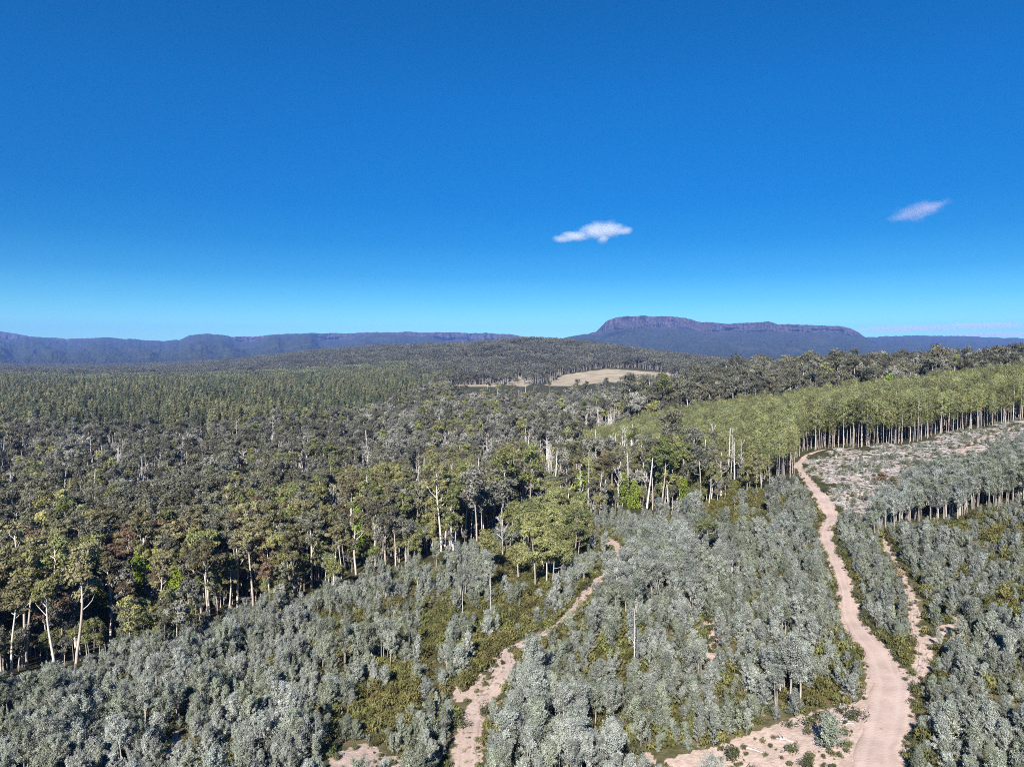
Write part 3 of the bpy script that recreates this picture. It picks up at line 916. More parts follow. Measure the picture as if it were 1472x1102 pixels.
# ============================================================ mountains
LEFT_SKY = [(-1000, 480), (-700, 473), (-300, 478), (-120, 470), (0, 476), (45, 484), (96, 487), (161, 485), (226, 490), (259, 489), (266, 485), (273, 482), (302, 480), (337, 484), (372, 483), (417, 479), (483, 479), (578, 477), (649, 478), (700, 479), (724, 480), (745, 482), (765, 487), (800, 496), (860, 505), (960, 516)]
TABLE_SKY = [(640, 516), (700, 506), (760, 494), (800, 487), (820, 484), (845, 479), (857, 476), (864, 469), (873, 461), (885, 457), (900, 455), (926, 454), (960, 455), (984, 457), (992, 459), (1000, 462), (1041, 465), (1070, 464), (1103, 463), (1117, 466), (1160, 467), (1201, 469), (1220, 472), (1232, 477), (1241, 484), (1252, 490), (1280, 497), (1350, 505), (1450, 515)]
RIGHT_SKY = [(1000, 500), (1150, 490), (1245, 485), (1307, 482), (1374, 483), (1472, 486), (1600, 487), (1800, 484), (2500, 488)]

mm = bpy.data.materials.new('mountain_slope')
nt, nd, lk = nodes(mm)
tc = N(nt, 'ShaderNodeTexCoord')
fo = mixc(rng_(noise(0.018, 8, .7), .40, .60), (0.018, 0.028, 0.012), (0.060, 0.066, 0.034))
fo = mixc(rng_(noise(0.0016, 5, .6), .55, .66, 0, .55), fo, (0.085, 0.075, 0.050))
mp = N(nt, 'ShaderNodeMapping'); mp.inputs['Scale'].default_value = (1, 1, 0.12)
lk.new(tc.outputs['Object'], mp.inputs['Vector'])
n2 = N(nt, 'ShaderNodeTexNoise'); n2.inputs['Scale'].default_value = 0.022; n2.inputs['Detail'].default_value = 6
lk.new(mp.outputs[0], n2.inputs['Vector'])
cl = mixc(rng_(n2.outputs['Fac'], .38, .62), (0.026, 0.022, 0.023), (0.095, 0.077, 0.071))
f = math_('ADD', att('cliff'), math_('MULTIPLY', math_('SUBTRACT', noise(0.006, 6, .7), 0.5), 1.1))
cm = mixc(rng_(f, .42, .58), fo, cl)
bs = N(nt, 'ShaderNodeBsdfPrincipled'); bs.inputs['Roughness'].default_value = 0.95; bs.inputs['Specular IOR Level'].default_value = 0.05
lk.new(cm, bs.inputs['Base Color'])
bp = N(nt, 'ShaderNodeBump'); bp.inputs['Strength'].default_value = 1.0; bp.inputs['Distance'].default_value = 14.0
lk.new(noise(0.02, 8, .7), bp.inputs['Height']); lk.new(bp.outputs[0], bs.inputs['Normal'])
o = N(nt, 'ShaderNodeOutputMaterial'); lk.new(bs.outputs[0], o.inputs['Surface'])


def mountain(name, label, sky, dist, foot, seed, cliff_fn, talus_pow=1.5, step=1.0):
    sky = np.array(sky, float)
    xs = np.arange(sky[0, 0], sky[-1, 0] + step, step)
    ys = np.interp(xs, sky[:, 0], sky[:, 1])
    ys = ys + (fbm(xs / 14.0, xs * 0 + seed, seed, 4) - .5) * 2.6 + (fbm(xs / 3.0, xs * 0 + seed, seed + 5, 2) - .5) * 0.9
    u = (xs - 736) / F
    crest = dist + (fbm(xs / 60.0, xs * 0, seed + 9, 3) - .5) * 1400
    zc = z_at(ys, crest)
    zf = np.full(len(xs), -132.0)
    cf = cliff_fn(xs)                                     # share of the height taken by cliff
    rows = [('t', t) for t in np.linspace(0, 1, 60)] + [('c', t) for t in np.linspace(0.05, 1, 22)] + [('p', t) for t in np.linspace(0.05, 1, 10)]
    V = []; C = []
    for kd, t in rows:
        zt = zf + (zc - zf) * (1 - cf)                   # top of the talus
        yt = crest - 260
        if kd == 't':
            Y = foot + (yt - foot) * t
            Z = zf + (zt - zf) * t ** talus_pow
            r = (fbm(xs / 26.0, np.full(len(xs), t * 3.0 + seed), seed + 2, 5) - .5)
            Z = Z + r * (zc - zf) * 0.42 * math.sin(math.pi * min(1, t * 1.0)) ** .8 + (fbm(xs / 2.0, np.full(len(xs), t * 60.), seed + 4, 3) - .5) * 26 * min(1, 3 * (1 - t) + .25)
            cv = np.clip((t - 0.86) / 0.14, 0, 1) * 0.55 * np.clip(cf * 4, 0, 1)
        elif kd == 'c':
            flute = (fbm(xs / 5.0, np.full(len(xs), seed * 1.0 + t * .5), seed + 7, 3) - .5) * 260 + (fbm(xs / 37.0, np.full(len(xs), seed * 3.0 + t * 1.5), seed + 6, 3) - .5) * 420 + (vnoise(xs / 1.6, np.full(len(xs), t * .8), seed + 8) - .5) * 60
            Y = yt + 190 * t + flute * (1 - t * .4) * np.clip(cf * 5, 0, 1)
            Z = zt + (zc - zt) * t
            cv = np.clip(cf * 6, 0, 1) * (1.0 if t < .93 else .55)
        else:
            Y = crest + t * 2200
            Z = zc - t * 60 - t * t * 200
            cv = 0 * xs + .1
        V.append(np.stack([u * Y, Y, Z], 1)); C.append(np.broadcast_to(cv, len(xs)))
    nr, nc = len(rows), len(xs)
    I = (np.arange(nr - 1)[:, None] * nc + np.arange(nc - 1)[None, :]).ravel()
    me = bpy.data.meshes.new(name)
    quad_mesh(me, np.concatenate(V), np.stack([I, I + 1, I + nc + 1, I + nc], 1), True)
    a = me.attributes.new('cliff', 'FLOAT', 'POINT'); a.data.foreach_set('value', np.concatenate(C).astype(np.float32))
    me.materials.append(mm)
    ob = bpy.data.objects.new(name, me); COL.objects.link(ob)
    return tag(ob, label, None, None, 'structure')


mountain('mountain', 'flat topped mountain with a purple rock cliff along its rim', TABLE_SKY, 11500, 5600, 11, lambda x: np.interp(x, [640, 845, 866, 900, 990, 1100, 1225, 1245, 1450], [0.02, .04, .26, .30, .26, .24, .22, .06, .02]), 1.9)
mountain('mountain', 'long low blue mountain range with broken rock cliffs', LEFT_SKY, 14000, 6200, 31, lambda x: .05 + .22 * np.clip((fbm(x / 60., x * 0, 91, 3) - .42) * 4, 0, 1) + .16 * np.exp(-((x - 650) / 80.) ** 2), 1.1)
mountain('mountain', 'low even blue ridge behind the flat topped mountain', RIGHT_SKY, 15500, 7000, 51, lambda x: .06 + 0 * x, 1.2)

# ============================================================ plants
SUN_DONE = None
D_MAIN = lambda X, Y: float(track_dist(np.array([X]), np.array([Y]), ['main'])[0])
D_MID = lambda X, Y: float(track_dist(np.array([X]), np.array([Y]), ['middle'])[0])


def wattle_label(px, py, s, v, X, Y):
    tall = v in (6, 7, 8)
    size = 'tall bare-stemmed' if tall else ('low rounded' if v == 9 else ('small' if s < .62 else ('large' if s > .86 else 'bushy')))
    dm, dd = D_MAIN(X, Y), D_MID(X, Y)
    cx = float(np.interp(py, [p[1] for p in MAIN][::-1], [p[0] for p in MAIN][::-1]))
    mx = float(np.interp(py, [p[1] for p in MIDDLE][::-1], [p[0] for p in MIDDLE][::-1]))
    if py > 1102:
        row = 'cut off by the bottom edge'
    elif py > 1020:
        row = 'in the nearest rows'
    elif py > 930:
        row = 'in the rows a little farther up the slope'
    else:
        row = 'well up the slope'
    if px > cx:
        where = 'on the near right-hand edge of the main sandy track' if dm < 3.5 else 'in the thicket right of the main sandy track'
    elif dm < 3.5:
        where = 'on the left-hand edge of the main sandy track'
    elif 640 > py and px > cx: where = 'low on the cleared slope'
    elif px > mx + 240:
        where = 'between the sandy tracks, nearer the main one'
    elif px > mx:
        where = 'between the sandy tracks' if dd > 3.5 else 'on the right of the narrow eroded track'
    elif px > 440:
        where = 'in the scrub left of the narrow eroded track'
    else:
        where = 'in the thicket at bottom left'
    lab = '%s silver-green wattle %s, %s' % (size, where, row)
    w = lab.split()
    if len(w) > 16:
        lab = '%s silver-green wattle %s' % (size, where) if py <= 1102 else '%s wattle %s, %s' % (size, where, row)
        if len(lab.split()) > 16:
            lab = '%s silver-green wattle %s' % (size, where)
    return lab, 'wattles: ' + lab


def hides_track(X, Y, Z, h, names=('main', 'middle', 'spur'), keep=.24):
    """tall plants were cleared where they would close over the tracks: True where a plant of height h stands in that strip"""
    out = np.zeros(len(X), bool)
    for k in names:
        T = TRACKS[k][::3]
        tpx, tpy = project(T[:, 0], T[:, 1], ground(T[:, 0], T[:, 1]))
        tw = T[:, 2] * F / T[:, 1]
        for f in (.35, .6, .85) if k != 'middle' else (.2, .35, .5, .65, .8, .95):
            qx, qy = project(X, Y, Z + h * f)
            for a in range(len(T)):
                m_ = (np.abs(qx - tpx[a]) < tw[a] * {'main': .42, 'middle': .46, 'spur': .16}[k] + (0.24 * h * F / Y * .6 if k == 'middle' else 1)) & (np.abs(qy - tpy[a]) < (9 if k == 'middle' else 7)) & (Y < T[a, 1] + 4)
                if k == 'middle': m_ &= rng.random(len(X)) < .60
                out |= m_
    return out & (rng.random(len(X)) > keep)


HERO = [(18, 970, 1, .92, 'slender white-trunked gum at the very left edge above the wattles'), (44, 962, 9, 1.0, 'pale gum second from the left edge, with a long bare trunk'), (76, 962, 11, .88, 'thin pale-stemmed gum between the two tallest left-edge gums'), (330, 884, 10, .82, 'thin white-stemmed gum just right of the biggest gum'), (363, 872, 3, .95, 'white-trunked gum leaning over the wattles, right of the biggest gum'), (450, 846, 8, .86, 'pale-trunked dark-crowned gum at the gully mouth'), (298, 897, 5, 1.15, 'biggest gum with twin white trunk and wide rust-brown crown'), (157, 922, 6, 1.02, 'slim white-trunked gum with rusty crown standing clear above the wattles'),
        (112, 958, 2, 1.08, 'tall pale-trunked gum at the left edge of the regrowth'), (512, 826, 0, .92, 'white-trunked gum at the front of the dark gully stand')]
LIME = [(834, 732, 1.7, 'bright lime-green tree in the dark forest above the wattles'), (895, 728, 1.35, 'lime-green tree under pale trunks, second of the forest edge'), (203, 868, 1.9, 'lime-green tree left of the biggest white-trunked gum'),
        (252, 868, 1.5, 'yellow-green bushy tree at the foot of the biggest gum'), (912, 732, 1.1, 'small lime-green tree under pale trunks at the forest edge'), (1278, 588, 2.3, 'light green tree behind the middle of the tall plantation edge'),
        (1243, 592, 2.0, 'light green tree behind the plantation, left one of the ridge pair'), (140, 905, 1.5, 'small lime-green tree between pale trunks near the left edge'), (515, 790, 1.6, 'lime-green tree among the gully gums'), (985, 728, 1.1, 'lime-green tree near the green clearing')]
DEADS = [(6, 672, 4, 1.05, 'bare white snag at the far left edge of the valley'), (34, 660, 0, .9, 'leafless white tree near the left edge under the far plantation'), (132, 668, 0, 1.1, 'spreading white dead tree standing above the valley canopy'),
         (95, 720, 2, .95, 'white broken snag low in the valley near the left edge'), (18, 725, 2, 1.0, 'pale dead trunk on the left edge, low in the valley'), (24, 760, 3, .9, 'small white snag above the rusty gums at the left'),
         (157, 640, 3, 1.0, 'thin dead tree at the near edge of the far plantation'), (170, 672, 1, .95, 'branching grey-white dead tree in the left valley'), (245, 622, 2, .8, 'small white snag among the pointed plantation trees'), (230, 618, 4, .62, 'thin pale stub among the pointed plantation trees'),
         (296, 626, 3, .9, 'slim white snag rising from the plantation edge'), (340, 628, 5, .9, 'white leafless tree with many twigs at the plantation edge'), (392, 634, 5, 1.25, 'biggest bushy white dead tree at the plantation edge'), (262, 680, 2, 1.0, 'white trunk snag in the middle of the left valley'),
         (350, 690, 5, 1.2, 'wide grey-white dead tree in the valley centre'), (205, 695, 2, .8, 'short white stub in the left valley'), (332, 566, 1, 1.3, 'white dead tree in a gap of the far plantation'), (470, 568, 3, 1.1, 'tiny white dead tree far in the plantation'),
         (435, 680, 1, .95, 'pale dead tree in the valley right of the wide one'), (525, 680, 0, 1.0, 'leaning bare white tree above the gully gums'), (785, 668, 5, 1.15, 'pale grey dead tree at the left tip of the bright plantation'), (790, 690, 4, .9, 'straight pale trunk below the left tip of the plantation'),
         (860, 620, 4, .85, 'single white post-like trunk above the bright plantation'), (879, 615, 2, .8, 'second white trunk above the bright plantation'), (1318, 590, 1, 1.25, 'lone white-branched dead tree on the ridge skyline'), (903, 725, 2, .95, 'white bare trunk beside the lime-green trees'),
         (930, 735, 4, .75, 'leaning white trunk at the edge of the wattles'), (1055, 690, 2, .75, 'white trunk beside the plantation corner'), (722, 800, 3, .75, 'thin dead tree with crooked branches in the gully'), (1040, 652, 5, .9, 'pale tangled dead tree in front of the plantation'),
         (640, 640, 1, .9, 'pale dead tree in the middle of the back valley'), (700, 655, 5, .95, 'grey dead tree left of the plantation tip'), (760, 640, 3, .9, 'thin grey snag in the back valley'), (600, 700, 0, .9, 'white forked dead tree behind the gully gums'),
         (480, 745, 5, .9, 'white dead tree with spreading limbs behind the gums'), (705, 880, 2, .42, 'slim straight dead pole standing in the green heath'), (665, 912, 2, .40, 'thin pale pole beside the wattles in the heath'), (912, 960, 2, .45, 'orange-grey dead stem in the middle of the wattles')]

SHOWN = []
for x, y, vv, ss, lab in HERO:
    SHOWN.append((x, y, 28 * ss, 9))
for i, (x, y, ss, lab) in enumerate(LIME):
    SHOWN.append((x, y, (9 + i % 3) * ss, 7))
for x, y, vv, ss, lab in DEADS:
    SHOWN.append((x, y, (24, 20, 22, 17, 26, 21)[vv] * ss, 5))
SHOWN = [(x, y, h * F / unproject(x, y)[1], hw, unproject(x, y)[1]) for x, y, h, hw in SHOWN]


def blocks(X, Y, Z, h, w):
    """True where a plant would stand right in front of one of the trees that the photo shows in full"""
    px, py = project(X, Y, Z)
    k = F / Y
    out = np.zeros(len(X), bool)
    for x, y, hp, hw, y0 in SHOWN:
        lo = y - hp * .92; hi = y - hp * .12
        out |= (np.abs(px - x) < hw + w * k * .45) & (py - h * k < hi) & (py - h * k * .25 > lo) & (Y < y0 - 1.5)
        out |= np.hypot((px - x) / k, Y - y0) < 2.5
    return out


# --- wattles
X, Y = grid(1.92, 62, 335)
px, py, Z, d, z = zones(X, Y)
gap = fbm(X / 13.0, Y / 13.0, 71, 3)
dens = np.full(len(X), 0.92)
leftscrub = (px > 455) & (px < 800) & (py > 800)
dens = np.where(leftscrub, 0.52, dens)
dens = np.where((px > 1330) & (py < 900) & (py > 745), 0.74, dens)
dens = dens + (gap - 0.5) * np.where(leftscrub, 2.4, 1.1)
ok = z['regrowth'] & (rng.random(len(X)) < dens) & (d > 1.3)
ok &= ~z['sandband'] & ~(z['sandpatch']) & ~z['brown']
ok &= ~(z['heath'] & (rng.random(len(X)) > 0.34)) & ~z['young'] & ~z['bigeuc']
ok |= (z['rstand'] | z['lstand']) & (d > 1.0) & (rng.random(len(X)) < .75)
hn = fbm(X / 10.0, Y / 10.0, 81, 3)
s = np.clip(0.62 + (hn - 0.28) * 1.1 + rng.normal(0, .19, len(X)), 0.34, 1.4) * 0.76
v = rng.integers(0, 10, len(X)); v = np.where(v > 5, v + 4, v)
v = np.where((s < .62) & (rng.random(len(X)) < .6), 9, v)
tallm = z['rstand'] | z['lstand'] | ((hn > .60) & (px < 1160) & (rng.random(len(X)) < .5))
v = np.where(tallm, rng.integers(6, 9, len(X)), v)
s = np.where(z['rstand'] | z['lstand'], rng.uniform(.85, 1.08, len(X)), s)
s = np.where(d < 3, s * .8, s)
lowm = z['slash'] & (d > 2) & (rng.random(len(X)) < .42 * (fbm(X / 11., Y / 11., 171, 3) > .48))
ok |= lowm
v = np.where(lowm & ~z['rstand'], 9, v); s = np.where(lowm & ~z['rstand'], rng.uniform(.25, .6, len(X)), s)
HT = np.array([5.2, 5.8, 6.4, 7.1, 7.7, 8.3, 8.4, 9.0, 9.6, 3.4, 6.2, 5.2, 6.8, 4.4])
s = np.where((px > 1275) & (py > 730) & (py < 772) & ~z['rstand'], s * .55, s)
ok &= ~hides_track(X, Y, Z, HT[v] * s)
for ff in (.4, .75):
    qx, qy = project(X, Y, Z + HT[v] * s * ff)
    hid = inpoly(qx, qy, Z_SANDBAND)
    for p_ in Z_SANDPATCHES + Z_HEATH[:6] + [Z_BROWN]:
        hid |= inpoly(qx, qy, p_) & (rng.random(len(X)) < .25)
    ok &= ~(hid & (rng.random(len(X)) < .93) & ~z['lstand'])
k = ok
WX, WY, WZ, WS, WV = X[k], Y[k], Z[k], s[k], v[k]
# the single round wattle on the sand beside the main track
ax, ay = unproject(1192, 1078)
far = np.hypot(WX - ax, WY - ay) > 5
WX, WY, WZ, WS, WV = WX[far], WY[far], WZ[far], WS[far], WV[far]
place(P_WATTLE, 9, (ax, ay, float(ground(np.array([ax]), np.array([ay]))[0])), 0.4, (1.22, 1.22, 1.2), 'single round wattle standing alone on bare sand left of the main track', 'wattle')
emit(P_WATTLE, 'wattle_thicket', 'dense silver-green wattle regrowth covering the slope', WX, WY, WZ, WV, WS, wattle_label, 'wattle', 299, hmean=6.5)


# --- tall native gums
def gum_label(px, py, s, v, X, Y):
    col = 'olive-brown' if v < 5 else ('rust-brown' if v < 7 else ('dark green' if v < 9 else 'olive-green'))
    size = 'tall' if s > 1.0 else 'shorter'
    if px < 230: w = 'in the left-hand edge stand above the wattles'
    elif px < 470: w = 'in the stand beside the big white-trunked gum'
    elif px < 720: w = 'in the gully stand left of the narrow track'
    elif px < 920: w = 'behind the bright green young trees'
    else: w = 'below the bright plantation, above the wattle slope'
    dd = 'front row' if py > float(np.interp(px, [0, 250, 430, 640, 760, 1060], [925, 880, 845, 770, 735, 712])) else 'back rows'
    lab = '%s %s gum with pale trunk %s, %s' % (size, col, w, dd)
    if len(lab.split()) > 16:
        lab = '%s %s gum %s, %s' % (size, col, w, dd)
    return lab, 'gums: ' + lab


X, Y = grid(6.0, 150, 540)
px, py, Z, d, z = zones(X, Y)
ok = z['bigeuc'] & (d > 3) & (rng.random(len(X)) < .92)
edge = np.clip((px - 250) / 500, 0, 1)
s = (.66 + .54 * rng.random(len(X)) ** .8) * (1.0 - 0.26 * edge)
v = rng.integers(0, 12, len(X))
v = np.where((px < 420) & (rng.random(len(X)) < .36), rng.integers(5, 7, len(X)), v)
v = np.where((px > 420) & (v > 4) & (v < 7) & (rng.random(len(X)) < .7), 9, v)
ok &= ~blocks(X, Y, Z, 27 * s, 9 * s) & ~hides_plantation(X, Y, Z, 27 * s)
emit(P_GUM, 'gum_stand', 'stand of native gum trees in the gully', X[ok], Y[ok], Z[ok], v[ok], s[ok], gum_label, 'gum tree', 296, hmean=27)
for x, y, vv, ss, lab in HERO:
    hx, hy = unproject(x, y)
    place(P_GUM, vv, (hx, hy, float(ground(np.array([hx]), np.array([hy]))[0])), 1.0 + x, (ss, ss, ss), lab, 'gum tree')
# understorey of the gum stand
X, Y = grid(4.2, 150, 560)
px, py, Z, d, z = zones(X, Y)
ok = (z['bigeuc'] | (~z['regrowth'] & (Y < 330) & (px < 600))) & (d > 2) & (rng.random(len(X)) < .62)
s = .30 + .85 * rng.random(len(X)) ** 2.2; v = rng.integers(0, 12, len(X))
ok &= ~blocks(X, Y, Z, 19 * s, 6 * s)
R = np.zeros((ok.sum(), 3)); R[:, 2] = rng.uniform(0, 6.28, ok.sum())
tag(instancer('gum_understorey', P_GREY.coll, np.stack([X[ok], Y[ok], Z[ok]], 1), v[ok], R, np.repeat(s[ok][:, None], 3, 1)), 'dense understorey of small trees beneath the gums', kind='stuff')


X, Y = grid(5.6, 150, 540)
px, py, Z, d, z = zones(X, Y)
ok = (z['bigeuc'] | (~z['regrowth'] & (Y < 330) & (px < 600))) & (d > 2) & (fbm(X / 16., Y / 16., 141, 3) > .41) & (rng.random(len(X)) < .75)
ok &= ~blocks(X, Y, Z, 21 * .42 + 0 * X, 3.5 + 0 * X)
n = ok.sum(); s = rng.uniform(.28, .56, n); R = np.zeros((n, 3)); R[:, 2] = rng.uniform(0, 6.28, n)
tag(instancer('young_understorey', P_YOUNG.coll, np.stack([X[ok], Y[ok], Z[ok]], 1), rng.integers(0, 5, n), R, np.stack([s * 1.5, s * 1.5, s * 1.7], 1)), 'bright olive young trees filling gaps beneath the gums', kind='stuff')


# --- grey native forest of the valley and the far slopes
def grey_label(px, py, s, v, X, Y):
    col = 'grey-green' if v < 6 else ('dark green' if v < 9 else 'olive')
    size = 'tall' if s > 1.25 else ('medium' if s > .98 else 'small')
    if px < 160: w = 'in the valley at the left edge'
    elif px < 330: w = 'in the valley behind the rusty gums'
    elif px < 520: w = 'in the valley behind the biggest white-trunked gum'
    elif px < 700: w = 'in the middle of the valley behind the gully gums'
    elif px < 900: w = 'left of the bright yellow-green plantation'
    elif px < 1150: w = 'between the wattles and the yellow-green plantation'
    else: w = 'on the ridge behind the yellow-green plantation'
    lab = '%s %s forest tree %s' % (size, col, w)
    return lab, 'valley trees: ' + lab


X, Y = grid(7.2, 230, 1300)
px, py, Z, d, z = zones(X, Y)
conb = np.interp(px, [-400, 0, 200, 400, 520, 560, 600, 640, 660], [640, 640, 640, 628, 615, 600, 582, 562, 545])    # near edge of the pointed plantation on the ground
conz = (py < conb) & (px < 660) & (Y > 560)
ok = ~z['regrowth'] & ~z['bigeuc'] & ~z['yellow'] & ~z['slash'] & ~z['rstand'] & ~conz & ~z['paddock'] & ~z['padview'] & (d > 3)
ok &= ~((Y < 400) & (px > 1130)) & (py < 860)
thin = fbm(X / 40., Y / 40., 95, 3)
ok &= rng.random(len(X)) < np.clip(.92 + (thin - .5) * .8, .3, 1)
s = (.80 + .72 * rng.random(len(X)) ** 1.3) * np.where((px > 900) & (Y > 450), np.interp(px, [900, 1250, 1472], [1.15, .98, .80]) * (.86 + .55 * rng.random(len(X)) ** 3), 1.0)
v = np.where(rng.random(len(X)) < np.clip(.62 + (fbm(X / 70., Y / 70., 97, 3) - .5) * 2.2, .1, .95), rng.integers(0, 6, len(X)), rng.integers(6, 12, len(X)))
v = np.where((px > 900) & (Y > 420) & (rng.random(len(X)) < .62), rng.integers(6, 9, len(X)), v)
ok &= ~blocks(X, Y, Z, 19 * s, 6 * s) & ~hides_plantation(X, Y, Z, 21 * s)
v = np.where((px < 560) & (py > 640) & (rng.random(len(X)) < .38), rng.integers(6, 9, len(X)), v)
emit(P_GREY, 'native_forest', 'grey and dark green native forest filling the valley', X[ok], Y[ok], Z[ok], v[ok], s[ok], grey_label, 'forest tree', 300, hmean=18)


# --- yellow-green plantation
def plant_label(px, py, s, v, X, Y):
    near = float(np.interp(px, [800, 870, 980, 1084, 1128, 1150, 1227, 1295, 1373, 1472], [660, 668, 668, 690, 698, 655, 640, 637, 620, 601])) - py < 5
    size = 'taller' if s > 1.02 else 'shorter'
    if px > 1140:
        w = ('along the bare-stemmed plantation edge above the cleared slope' if near else 'behind the plantation edge above the cleared slope')
        w += ', far right' if px > 1330 else ''
    elif px > 1000:
        w = 'at the lower plantation corner beside the track head' if near else 'inside the plantation left of the track head'
    else:
        w = 'at the lower left plantation margin' if near else 'inside the left wing of the plantation'
    lab = '%s yellow-green tree %s' % (size, w)
    return lab, 'plantation: ' + lab


X, Y = grid(3.0, 240, 900, jitter=.40)
px, py, Z, d, z = zones(X, Y)
ok = z['yellow'] & (d > 1.5) & (rng.random(len(X)) < .88) & (fbm(X / 12., Y / 12., 181, 3) < .68)
s = (.74 + .42 * rng.random(len(X))) * (1 + (fbm(X / 25., Y / 25., 161, 2) - .5) * .35) * np.interp(px, [780, 1000, 1200, 1472], [.74, .84, .93, .92])
v = rng.integers(0, 6, len(X))
emit(P_YELLOW, 'plantation_block', 'block of yellow-green plantation trees', X[ok], Y[ok], Z[ok], v[ok], s[ok], plant_label, 'plantation tree', 270, hmean=21)
X, Y = grid(5.4, 150, 360, jitter=.48)
px, py, Z, d, z = zones(X, Y)
ok = z['young'] & (d > 1.5) & (rng.random(len(X)) < .80)
ok &= ~blocks(X, Y, Z, 11 + 0 * X, 5 + 0 * X)
for i in np.nonzero(ok)[0]:
    q = rng.uniform(.62, 1.12); v_ = int(rng.integers(0, 5))
    at = 'at the lower end of' if py[i] > 815 else ('in the middle of' if py[i] > 765 else 'at the upper end of')
    lab = '%s yellow-green young tree %s the loose line above the narrow track' % ('taller' if q > .9 else 'shorter', at)
    place(P_YOUNG, v_, (X[i], Y[i], Z[i]), rng.uniform(0, 6), (q * 1.05, q * 1.05, q), lab, 'young gum', 'young gums: ' + lab)


# --- pointed plantation across the valley
def cone_label(px, py, s, v, X, Y):
    size = 'taller' if s > 1.25 else 'shorter'
    w = 'left' if px < 200 else ('middle left' if px < 400 else 'right')
    lab = '%s pointed olive tree at the near edge of the far plantation, %s part' % (size, w)
    return lab, 'far plantation: ' + lab


X, Y = grid(7.6, 560, 1700, jitter=.55)
px, py, Z, d, z = zones(X, Y)
conb = np.interp(px, [-400, 0, 200, 400, 520, 560, 600, 640, 660], [640, 640, 640, 628, 615, 600, 582, 562, 545])
ok = (py < conb) & (px < 660) & (rng.random(len(X)) < .96) & ~z['paddock']
ok &= fbm(X / 45., Y / 45., 111, 3) < .62
s = .85 + .85 * rng.random(len(X)) ** 1.2; v = rng.integers(0, 6, len(X))
emit(P_CONE, 'far_plantation', 'far plantation of pointed dark olive trees', X[ok], Y[ok], Z[ok], v[ok], s[ok], cone_label, 'plantation tree', 300, hmean=21)

# --- wooded hills beyond
def far_mass(name, label, proto, spacing, y0, y1, cond, sc):
    X, Y = grid(spacing, y0, y1, u0=-.8, u1=.8)
    m_ = np.abs(X) < .80 * Y
    X, Y = X[m_], Y[m_]
    px, py, Z, d_, zz = zones(X, Y)
    pad = inpoly(px, py + 2, Z_PADDOCK) | inpoly(px, py, Z_PADDOCK) | inpoly(px, py, Z_PADDOCK2) | inpoly(px, py - 2, Z_PADDOCK)
    ok = cond(px, py, Y) & ~(pad & (Y < 2100)) & ~zz['padview']
    # leave out what lies behind a hill
    az = px; 
    best = {}
    b = np.full(len(X), True)
    bins = np.clip(((px + 200) / 6).astype(int), 0, 400)
    order = np.argsort(Y)
    top = np.full(401, 1e9)
    for i in order:
        t = py[i] - 24 * F / Y[i]
        if t > top[bins[i]] + 4:
            b[i] = False
        if py[i] - 4 < top[bins[i]]:
            top[bins[i]] = py[i] - 4
    ok &= b
    n = ok.sum()
    R = np.zeros((n, 3)); R[:, 2] = rng.uniform(0, 6.28, n)
    sc_ = rng.uniform(.85, 1.15, n) * sc
    v = rng.integers(0, len(proto.pairs), n)
    tag(instancer(name, proto.coll, np.stack([X[ok], Y[ok], Z[ok]], 1), v, R, np.stack([sc_ * 1.05, sc_ * 1.05, sc_], 1)), label, kind='stuff')
    print('FAR', name, n)


conb2 = lambda px: np.interp(px, [-400, 560, 600, 640, 660], [700, 600, 582, 562, 545])
far_mass('far_forest', 'wooded hills beyond the valley', P_FARGUM, 36, 1290, 5200, lambda px, py, Y: ~((py < conb2(px)) & (px < 600) & (Y < 2500)), 1.4)
far_mass('far_plantation_block', 'far part of the dark olive plantation on the plain', P_FARCONE, 33, 1690, 2520, lambda px, py, Y: (px < 600), 1.3)

# --- bright lime-green trees
for i, (x, y, ss, lab) in enumerate(LIME):
    X, Y = unproject(x, y)
    place(P_LIME, i % 3, (X, Y, float(ground(np.array([X]), np.array([Y]))[0])), i * 1.3, (ss, ss, ss), lab, 'tree')

# --- dead white trees
for i, (x, y, vv, ss, lab) in enumerate(DEADS):
    X, Y = unproject(x, y)
    w_ = ss * (.45 if y > 860 else 1)
    place(P_DEAD, vv, (X, Y, float(ground(np.array([X]), np.array([Y]))[0])), i * 2.1, (w_, w_, ss), lab, 'dead tree')
# many more pale dead trunks among the valley trees
X, Y = grid(17, 300, 1150)
px, py, Z, d, z = zones(X, Y)
ok = (py < 800) & (rng.random(len(X)) < .55) & ~z['regrowth'] & ~z['yellow'] & ~z['slash'] & ~z['bigeuc'] & (px > -60) & (px < 1530) & ((px > 640) | (py > 640)) & ~((Y < 420) & (px > 1100))
X, Y, Z, px, py = (a[ok] for a in (X, Y, Z, px, py))
pick = rng.permutation(len(X))[:258]
for i in pick:
    q = rng.uniform(.7, 1.15)
    w = 'on the ridge behind the bright plantation' if px[i] > 1000 and py[i] < 610 else ('in the back valley' if px[i] > 560 else 'in the left valley')
    lab = 'pale dead trunk among the grey trees ' + w
    place(P_DEAD, int(rng.integers(0, 6)), (X[i], Y[i], Z[i]), rng.uniform(0, 6), (q, q, q), lab, 'dead tree', lab + 's')

